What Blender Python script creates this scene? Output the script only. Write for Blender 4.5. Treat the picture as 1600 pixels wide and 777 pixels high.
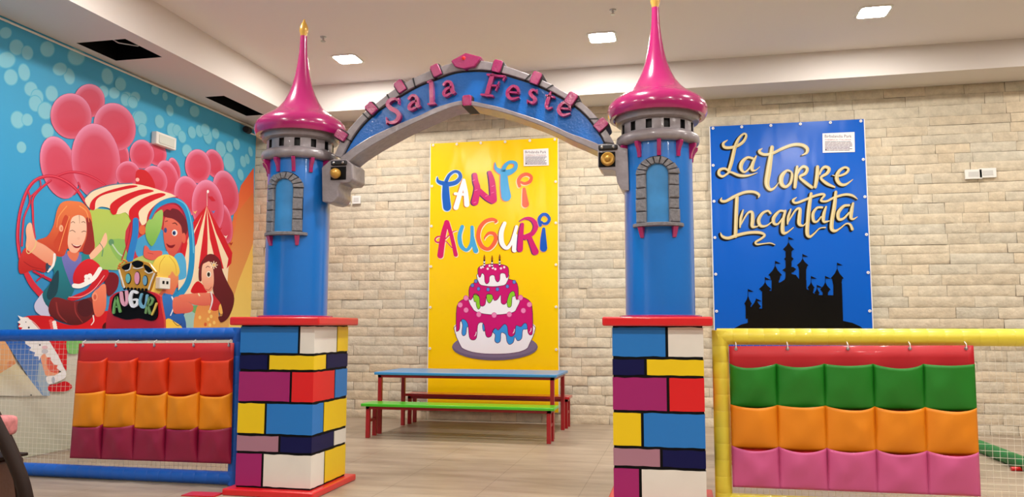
import bpy, bmesh, math, random
from mathutils import Vector, Matrix, noise
from mathutils.geometry import tessellate_polygon
random.seed(7)
for o in list(bpy.data.objects): bpy.data.objects.remove(o)
S = bpy.context.scene
COL = S.collection
PI = math.pi
# ------------------------------------------------------------------ camera
F_PX, YAW, PITCH, ROLL, EYE = 1226.15, -0.2104, 0.099, 0.0022, 1.4
_c, _s, _cp, _sp = math.cos(YAW), math.sin(YAW), math.cos(PITCH), math.sin(PITCH)
FW = Vector((_s*_cp, _c*_cp, _sp)); R0 = Vector((_c, -_s, 0)); U0 = R0.cross(FW)
RT = math.cos(ROLL)*R0 + math.sin(ROLL)*U0; UP = -math.sin(ROLL)*R0 + math.cos(ROLL)*U0
cam_d = bpy.data.cameras.new('camera'); cam = bpy.data.objects.new('camera', cam_d); COL.objects.link(cam)
m = Matrix.Identity(4)
for i in range(3):
    m[i][0] = RT[i]; m[i][1] = UP[i]; m[i][2] = -FW[i]
m[2][3] = EYE
cam.matrix_world = m
cam_d.sensor_width = 36; cam_d.lens = F_PX/1600*36; cam_d.clip_start = .05
S.camera = cam
# ------------------------------------------------------------------ light
LAMP_STRENGTH = 100.0
w = bpy.data.worlds.new('world'); S.world = w; w.use_nodes = True
w.node_tree.nodes['Background'].inputs[0].default_value = (1, .93, .85, 1)
w.node_tree.nodes['Background'].inputs[1].default_value = 0.35
S.view_settings.view_transform = 'Standard'; S.view_settings.look = 'None'
S.view_settings.gamma = 1; S.view_settings.use_curve_mapping = False
S.view_settings.exposure = 1.42
# ------------------------------------------------------------------ measuring: a sight line met with a plane of the room
def ray(x, y): return FW + (x-800)/F_PX*RT - (y-388.5)/F_PX*UP
def onY(x, y, Y):
    d = ray(x, y); return d*(Y/d.y) + Vector((0, 0, EYE))
def onX(x, y, X):
    d = ray(x, y); return d*(X/d.x) + Vector((0, 0, EYE))
def onZ(x, y, Z):
    d = ray(x, y); return d*((Z-EYE)/d.z) + Vector((0, 0, EYE))
# ------------------------------------------------------------------ materials
def lin(v): v /= 255; return v/12.92 if v <= .04045 else ((v+.055)/1.055)**2.4
def rgb(c, k=1.0): return (min(1, lin(c[0])*k), min(1, lin(c[1])*k), min(1, lin(c[2])*k), 1)
def mat(name, c, rough=.5, metal=0, coat=0, bump=0, scale=20, var=0, emit=0, spec=.5, detail=3):
    M = bpy.data.materials.new(name); M.use_nodes = True; nt = M.node_tree; b = nt.nodes['Principled BSDF']
    b.inputs['Base Color'].default_value = rgb(c); b.inputs['Roughness'].default_value = rough
    b.inputs['Metallic'].default_value = metal; b.inputs['Coat Weight'].default_value = coat
    b.inputs['Coat Roughness'].default_value = .08; b.inputs['Specular IOR Level'].default_value = spec
    tc = nt.nodes.new('ShaderNodeTexCoord')
    n = nt.nodes.new('ShaderNodeTexNoise'); n.inputs['Scale'].default_value = scale; n.inputs['Detail'].default_value = detail
    nt.links.new(tc.outputs['Object'], n.inputs['Vector'])
    if var:
        mx = nt.nodes.new('ShaderNodeMixRGB'); mx.inputs[1].default_value = rgb(c, 1-var); mx.inputs[2].default_value = rgb(c, 1+var)
        nt.links.new(n.outputs[0], mx.inputs[0]); nt.links.new(mx.outputs[0], b.inputs['Base Color'])
    if bump:
        bp = nt.nodes.new('ShaderNodeBump'); bp.inputs['Strength'].default_value = bump; bp.inputs['Distance'].default_value = .01
        nt.links.new(n.outputs[0], bp.inputs['Height']); nt.links.new(bp.outputs[0], b.inputs['Normal'])
        if coat: nt.links.new(bp.outputs[0], b.inputs['Coat Normal'])
    if emit:
        b.inputs['Emission Color'].default_value = (1, .96, .9, 1); b.inputs['Emission Strength'].default_value = emit
    return M
def print_mat(name, rough=.45, bump=0, scale=3, spec=.4, stretch=(1, 1, 1)):
    M = bpy.data.materials.new(name); M.use_nodes = True; nt = M.node_tree; b = nt.nodes['Principled BSDF']
    a = nt.nodes.new('ShaderNodeVertexColor'); a.layer_name = 'Col'
    nt.links.new(a.outputs[0], b.inputs['Base Color'])
    b.inputs['Roughness'].default_value = rough; b.inputs['Specular IOR Level'].default_value = spec
    if bump:
        tc = nt.nodes.new('ShaderNodeTexCoord'); mp = nt.nodes.new('ShaderNodeMapping'); mp.inputs['Scale'].default_value = stretch
        n = nt.nodes.new('ShaderNodeTexNoise'); n.inputs['Scale'].default_value = scale; n.inputs['Detail'].default_value = 2
        nt.links.new(tc.outputs['Object'], mp.inputs[0]); nt.links.new(mp.outputs[0], n.inputs['Vector'])
        bp = nt.nodes.new('ShaderNodeBump'); bp.inputs['Strength'].default_value = bump; bp.inputs['Distance'].default_value = .03
        nt.links.new(n.outputs[0], bp.inputs['Height']); nt.links.new(bp.outputs[0], b.inputs['Normal'])
    return M
M = dict(
    ceiling=mat('ceiling_paint', (240, 232, 230), .8), soffit=mat('soffit_paint', (226, 218, 212), .8),
    far=mat('far_wall', (120, 108, 100), .8), plain=mat('plain_wall', (215, 205, 190), .8),
    pink=mat('magenta_gloss', (166, 26, 100), .22, coat=.8, bump=.05, scale=9),
    pinkb=mat('magenta_rough_gloss', (160, 28, 96), .25, coat=.7, bump=.35, scale=60),
    blue=mat('blue_gloss', (18, 112, 200), .3, coat=.5, bump=.06, scale=25),
    blueb=mat('blue_rough_gloss', (8, 108, 200), .3, coat=.35, bump=.22, scale=55, spec=.3),
    grey=mat('grey_gloss', (140, 132, 136), .35, coat=.4, bump=.25, scale=22, var=.25),
    stone=mat('carved_grey_stone', (118, 116, 120), .5, bump=.6, scale=40, var=.5),
    dark=mat('near_black', (22, 20, 24), .6), gold=mat('gold_paint', (196, 150, 62), .3, metal=.25, coat=.3),
    red=mat('red_gloss', (214, 22, 28), .35, coat=.4, bump=.05, scale=30),
    metal_red=mat('red_metal', (160, 18, 26), .4, coat=.2),
    black=mat('black_paint', (8, 7, 9), .6, spec=.15),
    pane=mat('marbled_blue_pane', (60, 140, 205), .3, var=.35, scale=6),
    tube_blue=mat('blue_vinyl', (12, 92, 190), .4), tube_yellow=mat('yellow_vinyl', (230, 212, 66), .4, coat=.2),
    net=mat('white_cord', (232, 228, 215), .7), white=mat('white_plastic', (232, 230, 224), .4),
    chrome=mat('steel', (190, 190, 190), .3, metal=1), lamp=mat('lamp_diffuser', (255, 255, 255), .5, emit=LAMP_STRENGTH),
    green=mat('green_gloss', (70, 186, 36), .3, coat=.3), tblue=mat('blue_table_gloss', (56, 142, 205), .3, coat=.25),
    dgreen=mat('green_padding', (20, 120, 55), .5),
    wood=mat('dark_wood', (36, 21, 14), .6, spec=.2, var=.3, scale=12), leather=mat('brown_leather', (84, 52, 38), .5, bump=.2, scale=30),
    cream=mat('cream_ink', (226, 204, 150), .4),
)
# ------------------------------------------------------------------ objects
def obj(name, v, f, mats, parent=None, mi=None, smooth=False, loc=(0, 0, 0), bevel=0, auto=None):
    me = bpy.data.meshes.new(name); me.from_pydata([tuple(p) for p in v], [], f)
    for q in (mats if isinstance(mats, (list, tuple)) else [mats]): me.materials.append(q)
    if mi:
        for p, k in zip(me.polygons, mi): p.material_index = k
    bm = bmesh.new(); bm.from_mesh(me)
    bmesh.ops.recalc_face_normals(bm, faces=bm.faces); bm.to_mesh(me); bm.free()
    if smooth: me.polygons.foreach_set('use_smooth', [True]*len(me.polygons))
    o = bpy.data.objects.new(name, me); COL.objects.link(o); o.location = loc
    if parent: o.parent = parent
    if bevel:
        b = o.modifiers.new('bevel', 'BEVEL'); b.width = bevel; b.segments = 3; b.limit_method = 'ANGLE'; b.angle_limit = .6
        me.polygons.foreach_set('use_smooth', [True]*len(me.polygons)); me.set_sharp_from_angle(angle=.7)
    elif smooth: me.set_sharp_from_angle(angle=auto or .8)
    return o
def thing(name, label, cat, loc=(0, 0, 0), group=None, rz=0):
    o = bpy.data.objects.new(name, None); COL.objects.link(o); o.location = loc; o.rotation_euler = (0, 0, rz)
    o.empty_display_size = .1; o['label'] = label; o['category'] = cat
    if group: o['group'] = group
    return o
def tag(o, label, cat, group=None):
    o['label'] = label; o['category'] = cat
    if group: o['group'] = group
    return o
def struct(o): o['kind'] = 'structure'; return o
class MB:
    def __init__(s): s.v = []; s.f = []; s.m = []
    def add(s, v, f, mi=0):
        n = len(s.v); s.v += [Vector(p) for p in v]; s.f += [tuple(i+n for i in q) for q in f]; s.m += [mi]*len(f); return s
    def box(s, a, b, mi=0):
        x0, y0, z0 = a; x1, y1, z1 = b
        return s.add([(x0,y0,z0),(x1,y0,z0),(x1,y1,z0),(x0,y1,z0),(x0,y0,z1),(x1,y0,z1),(x1,y1,z1),(x0,y1,z1)],
              [(0,3,2,1),(4,5,6,7),(0,1,5,4),(1,2,6,5),(2,3,7,6),(3,0,4,7)], mi)
    def tube(s, pts, r, n=12, mi=0, cap=True):
        pts = [Vector(p) for p in pts]; rs = r if isinstance(r, (list, tuple)) else [r]*len(pts)
        v = []; f = []; a = None
        for i, p in enumerate(pts):
            d = (pts[min(i+1, len(pts)-1)]-pts[max(i-1, 0)]).normalized()
            if a is None: a = d.cross(Vector((0, 0, 1)) if abs(d.z) < .9 else Vector((1, 0, 0))).normalized()
            a = (a-d*a.dot(d)).normalized(); b = d.cross(a)
            for k in range(n):
                t = 2*PI*k/n; v.append(p+(a*math.cos(t)+b*math.sin(t))*rs[i])
        for i in range(len(pts)-1):
            for k in range(n): f.append((i*n+k, i*n+(k+1) % n, (i+1)*n+(k+1) % n, (i+1)*n+k))
        if cap: f.append(tuple(range(n))[::-1]); f.append(tuple((len(pts)-1)*n+k for k in range(n)))
        return s.add(v, f, mi)
    def lathe(s, prof, n=48, c=(0, 0), mi=0, cap=False):
        v = []; f = []
        for r, z in prof:
            for k in range(n): v.append((c[0]+r*math.cos(2*PI*k/n), c[1]+r*math.sin(2*PI*k/n), z))
        for i in range(len(prof)-1):
            for k in range(n): f.append((i*n+k, i*n+(k+1) % n, (i+1)*n+(k+1) % n, (i+1)*n+k))
        if cap: f.append(tuple(range(n))[::-1]); f.append(tuple((len(prof)-1)*n+k for k in range(n)))
        return s.add(v, f, mi)
    def prism(s, poly, y0, y1, mi=0):          # poly in (x, z), extruded along y
        n = len(poly); v = [(p[0], y0, p[1]) for p in poly]+[(p[0], y1, p[1]) for p in poly]
        tr = tessellate_polygon([[Vector((p[0], p[1], 0)) for p in poly]])
        f = [tuple(t) for t in tr]+[tuple(i+n for i in t) for t in tr]
        f += [(i, (i+1) % n, n+(i+1) % n, n+i) for i in range(n)]
        return s.add(v, f, mi)
    def band(s, A, B, y0, y1, mi=0):           # strip between two (x, z) polylines of equal length
        n = len(A); v = []
        for y in (y0, y1): v += [(p[0], y, p[1]) for p in A]+[(p[0], y, p[1]) for p in B]
        f = []
        for i in range(n-1):
            f += [(i, i+1, n+i+1, n+i), (2*n+i, 2*n+i+1, 3*n+i+1, 3*n+i), (i, i+1, 2*n+i+1, 2*n+i), (n+i, n+i+1, 3*n+i+1, 3*n+i)]
        f += [(0, n, 3*n, 2*n), (n-1, 2*n-1, 4*n-1, 3*n-1)]
        return s.add(v, f, mi)
    def build(s, name, mats, parent=None, **k): return obj(name, s.v, s.f, mats, parent, mi=s.m, **k)
def spline(pts, k=6, closed=False):
    n = len(pts); out = []
    def P(i): return pts[i % n] if closed else pts[max(0, min(n-1, i))]
    for i in range(n if closed else n-1):
        a, b, c, d = P(i-1), P(i), P(i+1), P(i+2)
        for j in range(k):
            t = j/k
            out.append(tuple(.5*((2*b[q])+(-a[q]+c[q])*t+(2*a[q]-5*b[q]+4*c[q]-d[q])*t*t+(-a[q]+3*b[q]-3*c[q]+d[q])*t**3) for q in range(len(b))))
    if not closed: out.append(tuple(pts[-1]))
    return out
def ribbon(pts, k=6, extra=0):                # outline of a brush stroke [(x, y, width)]
    p = spline(pts, k) if len(pts) > 2 else [tuple(q) for q in pts]
    L = []; Rr = []
    for i, q in enumerate(p):
        a = p[max(0, i-1)]; b = p[min(len(p)-1, i+1)]
        dx, dy = b[0]-a[0], b[1]-a[1]; l = math.hypot(dx, dy) or 1
        h = max(.12, q[2]+extra)/2; L.append((q[0]-dy/l*h, q[1]+dx/l*h)); Rr.append((q[0]+dy/l*h, q[1]-dx/l*h))
    return p, L, Rr
# ------------------------------------------------------------------ printed and painted artwork: flat colour layers in one mesh
class Art:
    def __init__(s, fn, normal, step=.00005):
        s.fn = fn; s.nrm = Vector(normal); s.step = step; s.v = []; s.f = []; s.c = []; s.lv = 0; s.T = (0, 0, 1)
    def frame(s, x, y, k): s.T = (x, y, k)
    def px(s, p): return (s.T[0]+p[0]/s.T[2], s.T[1]+p[1]/s.T[2])
    def _add(s, P, faces, cols):
        n = len(s.v)
        for p in P: s.v.append(s.fn(*s.px(p))+s.nrm*(s.lv*s.step))
        s.f += [tuple(i+n for i in q) for q in faces]; s.c += cols
    def poly(s, pts, c, smooth=True, c2=None, k=4, ax=1):
        s.lv += 1
        P = spline(pts, k, True) if smooth else [tuple(p) for p in pts]
        lo = min(p[ax] for p in P); hi = max(p[ax] for p in P)
        def cc(p):
            if c2 is None: return rgb(c)
            t = (p[ax]-lo)/(hi-lo+1e-6); return tuple(rgb(c)[i]*(1-t)+rgb(c2)[i]*t for i in range(4))
        tr = tessellate_polygon([[Vector((p[0], p[1], 0)) for p in P]])
        s._add(P, [tuple(t) for t in tr], [cc(p) for p in P])
    def grad(s, pts4, cols4, n=24):           # bilinear quad TL TR BR BL
        s.lv += 1; P = []; C = []; f = []
        for j in range(n+1):
            for i in range(n+1):
                u, v = i/n, j/n; wt = ((1-u)*(1-v), u*(1-v), u*v, (1-u)*v)
                P.append(tuple(sum(wt[q]*pts4[q][k] for q in range(4)) for k in range(2)))
                C.append(tuple(sum(wt[q]*rgb(cols4[q])[k] for q in range(4)) for k in range(3))+(1,))
        for j in range(n):
            for i in range(n): a = j*(n+1)+i; f.append((a, a+1, a+n+2, a+n+1))
        s._add(P, f, C)
    def ell(s, x, y, rx, ry, c, rot=0, edge=None, bot=None, n=32):
        s.lv += 1; P = [(x, y)]; C = [rgb(c)]; f = []; rings = (.35, .65, .86, 1.0) if edge else (1.0,)
        cr, sr = math.cos(rot), math.sin(rot)
        for ri, q in enumerate(rings):
            for k in range(n):
                t = 2*PI*k/n; a, b = rx*q*math.cos(t), ry*q*math.sin(t)
                P.append((x+a*cr-b*sr, y+a*sr+b*cr))
                base = rgb(c)
                if bot:
                    g = max(0, q*math.sin(t)); base = tuple(base[i]*(1-g)+rgb(bot)[i]*g for i in range(4))
                if edge:
                    g = (max(0, q-.55)/.45)**2*(.45+.55*max(0, -math.sin(t)))
                    base = tuple(base[i]*(1-g)+rgb(edge)[i]*g for i in range(4))
                C.append(base)
        for k in range(n): f.append((0, 1+k, 1+(k+1) % n))
        for ri in range(len(rings)-1):
            for k in range(n):
                a = 1+ri*n; b = a+n; f.append((a+k, a+(k+1) % n, b+(k+1) % n, b+k))
        s._add(P, f, C)
    def stroke(s, pts, c, w=None, k=6, extra=0, dx=0, dy=0, lvl=True):
        s.lv += 1 if lvl else .5
        pts = [(p[0]+dx, p[1]+dy, (p[2] if len(p) > 2 else w)) for p in pts]
        p, L, Rr = ribbon(pts, k, extra); n = len(p); C = rgb(c)
        s._add(L+Rr, [(i, i+1, n+i+1, n+i) for i in range(n-1)], [C]*(2*n))
        for q, q2 in ((p[0], p[1]), (p[-1], p[-2])):
            r = max(.12, q[2]+extra)/2; a0 = math.atan2(q[1]-q2[1], q[0]-q2[0])-PI/2
            s._add([(q[0]+r*math.cos(a0+t*PI/8), q[1]+r*math.sin(a0+t*PI/8)) for t in range(9)], [tuple(range(9))], [C]*9)
    def letter(s, strokes, c, sh=None, dx=-10, dy=8, halo=None, hw=14):
        if halo:
            s.lv += 1
            for st in strokes: s.stroke(st, halo, extra=hw, dx=dx*.4, dy=dy*.4, lvl=False)
        if sh:
            s.lv += 1
            for q in (1, .5):
                for st in strokes: s.stroke(st, sh, dx=dx*q, dy=dy*q, extra=2, lvl=False)
        s.lv += 1
        for st in strokes: s.stroke(st, c, lvl=False)
    def text(s, txt, x, y, size, wid, c):     # lettering set inside width wid (zoomed px), cap height size
        s.lv += 1
        cu = bpy.data.curves.new('t', 'FONT'); cu.body = txt; cu.resolution_u = 2; to = bpy.data.objects.new('t', cu)
        me = to.to_mesh(); vs = [v.co.copy() for v in me.vertices]; fs = [tuple(p.vertices) for p in me.polygons]
        to.to_mesh_clear(); bpy.data.objects.remove(to); bpy.data.curves.remove(cu)
        mx = max(v.x for v in vs); mn = min(v.x for v in vs); my = max(v.y for v in vs)
        s._add([(x+(v.x-mn)/(mx-mn)*wid, y-v.y/my*size) for v in vs], fs, [rgb(c)]*len(vs))
    def build(s, name, material, parent=None):
        o = obj(name, s.v, s.f, material, parent)
        a = o.data.color_attributes.new('Col', 'FLOAT_COLOR', 'POINT')
        for i, c in enumerate(s.c): a.data[i].color = c
        return o
# ================================================================== SETTING
XW, YB, CEIL = -6.75, 11.488, 5.06
XR, YF = 8.0, -4.0
SX, SY = -5.76, 10.8                           # edges of the lower ceiling strips
# floor ------------------------------------------------------------
def floor_mat():
    Mt = bpy.data.materials.new('porcelain_floor'); Mt.use_nodes = True; nt = Mt.node_tree; b = nt.nodes['Principled BSDF']
    tc = nt.nodes.new('ShaderNodeTexCoord')
    mp = nt.nodes.new('ShaderNodeMapping'); mp.inputs['Scale'].default_value = (.5, 2.6, 1); nt.links.new(tc.outputs['Object'], mp.inputs[0])
    n1 = nt.nodes.new('ShaderNodeTexNoise'); n1.inputs['Scale'].default_value = 2.2; n1.inputs['Detail'].default_value = 7; n1.inputs['Roughness'].default_value = .65
    nt.links.new(mp.outputs[0], n1.inputs['Vector'])
    cr = nt.nodes.new('ShaderNodeValToRGB'); cr.color_ramp.elements[0].position = .3; cr.color_ramp.elements[1].position = .7
    cr.color_ramp.elements[0].color = rgb((146, 128, 110)); cr.color_ramp.elements[1].color = rgb((184, 168, 148)); nt.links.new(n1.outputs[0], cr.inputs[0])
    br = nt.nodes.new('ShaderNodeTexBrick'); br.offset = .5
    mb = nt.nodes.new('ShaderNodeMapping'); mb.inputs['Location'].default_value = (.85, .2, 0); mb.inputs['Rotation'].default_value = (0, 0, 0)
    nt.links.new(tc.outputs['Object'], mb.inputs[0]); nt.links.new(mb.outputs[0], br.inputs[0])
    br.inputs['Scale'].default_value = 1; br.inputs['Brick Width'].default_value = .83; br.inputs['Row Height'].default_value = 1.66
    br.offset = 0; br.inputs['Mortar Size'].default_value = .003; br.inputs['Color1'].default_value = (1, 1, 1, 1); br.inputs['Color2'].default_value = (.95, .95, .95, 1)
    br.inputs['Mortar'].default_value = (.6, .58, .55, 1)
    mx = nt.nodes.new('ShaderNodeMixRGB'); mx.blend_type = 'MULTIPLY'; mx.inputs[0].default_value = 1
    nt.links.new(cr.outputs[0], mx.inputs[1]); nt.links.new(br.outputs[0], mx.inputs[2]); nt.links.new(mx.outputs[0], b.inputs['Base Color'])
    b.inputs['Roughness'].default_value = .38; b.inputs['Specular IOR Level'].default_value = .35
    return Mt
struct(MB().box((XW-.2, YF, -.1), (XR, YB+.2, 0)).build('floor', floor_mat()))
# stone wall --------------------------------------------------------
def stone_wall():
    Mt = bpy.data.materials.new('split_stone'); Mt.use_nodes = True; nt = Mt.node_tree; b = nt.nodes['Principled BSDF']
    a = nt.nodes.new('ShaderNodeVertexColor'); a.layer_name = 'Col'
    tc = nt.nodes.new('ShaderNodeTexCoord')
    n = nt.nodes.new('ShaderNodeTexNoise'); n.inputs['Scale'].default_value = 9; n.inputs['Detail'].default_value = 6; n.inputs['Roughness'].default_value = .7
    nt.links.new(tc.outputs['Object'], n.inputs['Vector'])
    cr = nt.nodes.new('ShaderNodeValToRGB'); cr.color_ramp.elements[0].color = (.82, .8, .78, 1); cr.color_ramp.elements[1].color = (1.12, 1.1, 1.08, 1)
    cr.color_ramp.elements[0].position = .3; cr.color_ramp.elements[1].position = .7; nt.links.new(n.outputs[0], cr.inputs[0])
    mx = nt.nodes.new('ShaderNodeMixRGB'); mx.blend_type = 'MULTIPLY'; mx.inputs[0].default_value = 1
    nt.links.new(a.outputs[0], mx.inputs[1]); nt.links.new(cr.outputs[0], mx.inputs[2]); nt.links.new(mx.outputs[0], b.inputs['Base Color'])
    n2 = nt.nodes.new('ShaderNodeTexNoise'); n2.inputs['Scale'].default_value = 28; n2.inputs['Detail'].default_value = 5; nt.links.new(tc.outputs['Object'], n2.inputs['Vector'])
    bp = nt.nodes.new('ShaderNodeBump'); bp.inputs['Strength'].default_value = .4; bp.inputs['Distance'].default_value = .02
    nt.links.new(n2.outputs[0], bp.inputs['Height']); nt.links.new(bp.outputs[0], b.inputs['Normal'])
    b.inputs['Roughness'].default_value = .85; b.inputs['Specular IOR Level'].default_value = .2
    V = []; F = []; C = []
    rnd = random.Random(3); z = 0.0
    while z < 4.85:
        hgt = rnd.uniform(.125, .15); x = XW-.1-rnd.uniform(0, .5)
        while x < XR:
            ln = rnd.choice((.22, .35, .5, .62, .75, .9))*rnd.uniform(.85, 1.15); x1 = x+ln
            dep = rnd.uniform(0, .009); tl = rnd.uniform(-.006, .006); g = rnd.uniform(.94, 1.04); t = rnd.uniform(-4, 4)
            base = rgb((214+t, 203, 181-t), g); nx = max(2, int(ln/.045)); nz = 5; n0 = len(V); sd = rnd.uniform(0, 99)
            for j in range(nz+1):
                for i in range(nx+1):
                    u, v = i/nx, j/nz; X = x+.0015+u*(ln-.003); Z = z+.001+v*(hgt-.002)
                    e = min(u*ln, (1-u)*ln, v*hgt, (1-v)*hgt)
                    nn = noise.noise(Vector((X*9, Z*14, sd)))*.007+noise.noise(Vector((X*25, Z*40, sd)))*.005
                    back = .009 if e <= 1e-6 else 0
                    V.append((X, YB-.012-dep-tl*(v-.5)*2-(nn if back == 0 else nn*.4)+back, Z+(noise.noise(Vector((X*5, z*7, 3)))*.004))); C.append(base)
            for j in range(nz):
                for i in range(nx): a0 = n0+j*(nx+1)+i; F.append((a0, a0+1, a0+nx+2, a0+nx+1))
            x = x1
        z += hgt
    n0 = len(V); V += [(XW-.2, YB+.012, -.05), (XR, YB+.012, -.05), (XR, YB+.012, 5.1), (XW-.2, YB+.012, 5.1)]; C += [rgb((120, 105, 85))]*4; F.append((n0, n0+1, n0+2, n0+3))
    me = bpy.data.meshes.new('wall_back'); me.from_pydata(V, [], F); me.materials.append(Mt)
    at = me.color_attributes.new('Col', 'FLOAT_COLOR', 'POINT')
    for i, c in enumerate(C): at.data[i].color = c
    me.polygons.foreach_set('use_smooth', [True]*len(me.polygons)); me.set_sharp_from_angle(angle=.9)
    o = bpy.data.objects.new('wall_back', me); COL.objects.link(o); struct(o)
stone_wall()
struct(MB().box((XW-.2, YF, 0), (XW, YB+.2, 5.2)).build('wall_left', M['plain']))
struct(MB().box((XR, YF, 0), (XR+.2, YB+.2, 5.2)).build('wall_right', M['far']))
struct(MB().box((XW-.2, YF-.2, 0), (XR, YF, 5.2)).build('wall_front', M['far']))
struct(MB().box((XW-.2, YF-.2, CEIL), (XR+.2, YB+.2, CEIL+.1)).build('ceiling', M['ceiling']))
# lower ceiling strips round the recess, with two open hatches
def zl(y): return 4.60+(y-9)*.018
HATCH = ((-6.60, -5.97, 7.36, 8.0), (-6.50, -6.2, 9.66, 10.75))
def soffit():
    b = MB(); xs = sorted({XW, SX, -6.60, -5.97, -6.5, -6.2}); ys = [YF, 7.36, 8.0, 9.66, 10.75, YB]
    for i in range(len(xs)-1):
        for j in range(len(ys)-1):
            x0, x1, y0, y1 = xs[i], xs[i+1], ys[j], ys[j+1]
            if any(h[0]-1e-6 <= x0 and x1 <= h[1]+1e-6 and h[2]-1e-6 <= y0 and y1 <= h[3]+1e-6 for h in HATCH): continue
            b.add([(x0, y0, zl(y0)), (x1, y0, zl(y0)), (x1, y1, zl(y1)), (x0, y1, zl(y1))], [(0, 1, 2, 3)])
    b.add([(SX, YF, zl(YF)), (SX, SY, zl(SY)), (SX, SY, CEIL), (SX, YF, CEIL)], [(0, 1, 2, 3)])
    zc, zr = zl(SY), 4.72
    b.add([(SX, SY, zc), (XR, SY, zr), (XR, YB, zr), (SX, YB, zl(YB)+.01), (XR, SY, CEIL), (SX, SY, CEIL)], [(0, 1, 2, 3), (0, 1, 4, 5)])
    for h in HATCH:      # sides of each hatch
        for a, c in (((h[0], h[2]), (h[1], h[2])), ((h[1], h[2]), (h[1], h[3])), ((h[1], h[3]), (h[0], h[3])), ((h[0], h[3]), (h[0], h[2]))):
            b.add([(a[0], a[1], zl(a[1])), (c[0], c[1], zl(c[1])), (c[0], c[1], 4.98), (a[0], a[1], 4.98)], [(0, 1, 2, 3)], 1)
        b.add([(h[0], h[2], 4.98), (h[1], h[2], 4.98), (h[1], h[3], 4.98), (h[0], h[3], 4.98)], [(0, 1, 2, 3)], 1)
    me = b.build('trim_1', [M['soffit'], M['black']]); struct(me)
soffit()
struct(MB().tube([(XW+.02, y, zl(y)-.035) for y in (YF, 4, 8, 11.4)], .012).build('trim_2', M['white']))
# lamps -------------------------------------------------------------
def lamp(x, y, label, group=None):
    t = thing('ceiling_lamp', label, 'ceiling light', (x, y, CEIL), group)
    def sq(r, z, c=.05, n=5):
        p = []
        for q in range(4):
            cx, cy = ((1, 1), (-1, 1), (-1, -1), (1, -1))[q]
            for k in range(n): a = q*PI/2+k/(n-1)*PI/2; p.append(((r-c)*cx+c*math.cos(a), (r-c)*cy+c*math.sin(a), z))
        return p
    a, b, c = sq(.185, 0), sq(.185, -.012), sq(.16, -.012); n = len(a)
    obj('frame', a+b+c, [(i, (i+1) % n, n+(i+1) % n, n+i) for i in range(n)]+[(n+i, n+(i+1) % n, 2*n+(i+1) % n, 2*n+i) for i in range(n)], M['white'], t)
    obj('diffuser', sq(.16, -.010), [tuple(range(n))], M['lamp'], t)
LX = (-4.40, -.90, 2.30, 5.6)
for x, lb in zip(LX[:3], ('lit square ceiling light nearest the left tower', 'lit square ceiling light above the middle of the room', 'lit square ceiling light at the upper right corner')):
    q = onZ({-4.40: 543, -.90: 941, 2.30: 1365}[x], {-4.40: 92, -.90: 58, 2.30: 18}[x], CEIL); lamp(q.x, q.y, lb)
lamp(5.6, 9.62, 'lit square ceiling light furthest right by the stone wall')
for y, rn_ in ((5.9, 'above the arch'), (2.4, 'just ahead of the camera'), (-1.2, 'behind the camera')):
    for x, cn in zip(LX, ('in line with the left tower', 'in line with the yellow banner', 'in line with the blue banner', 'nearest the right wall')): lamp(x, y, 'lit ceiling light '+rn_+', '+cn)
def sprinkler(x, y, lb):
    b = MB().lathe([(.0, .0), (.04, 0), (.035, -.012), (.014, -.016), (.012, -.05), (.03, -.055), (.03, -.062), (.0, -.064)], 16)
    tag(b.build('sprinkler_head', M['chrome'], loc=tuple(onZ(x, y, CEIL-.02)[:2])+(CEIL,)), lb, 'sprinkler')
sprinkler(505, 60, 'small metal sprinkler head on the ceiling near the left tower')
sprinkler(957.5, 18, 'small metal sprinkler head on the ceiling left of the right tower')
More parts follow.
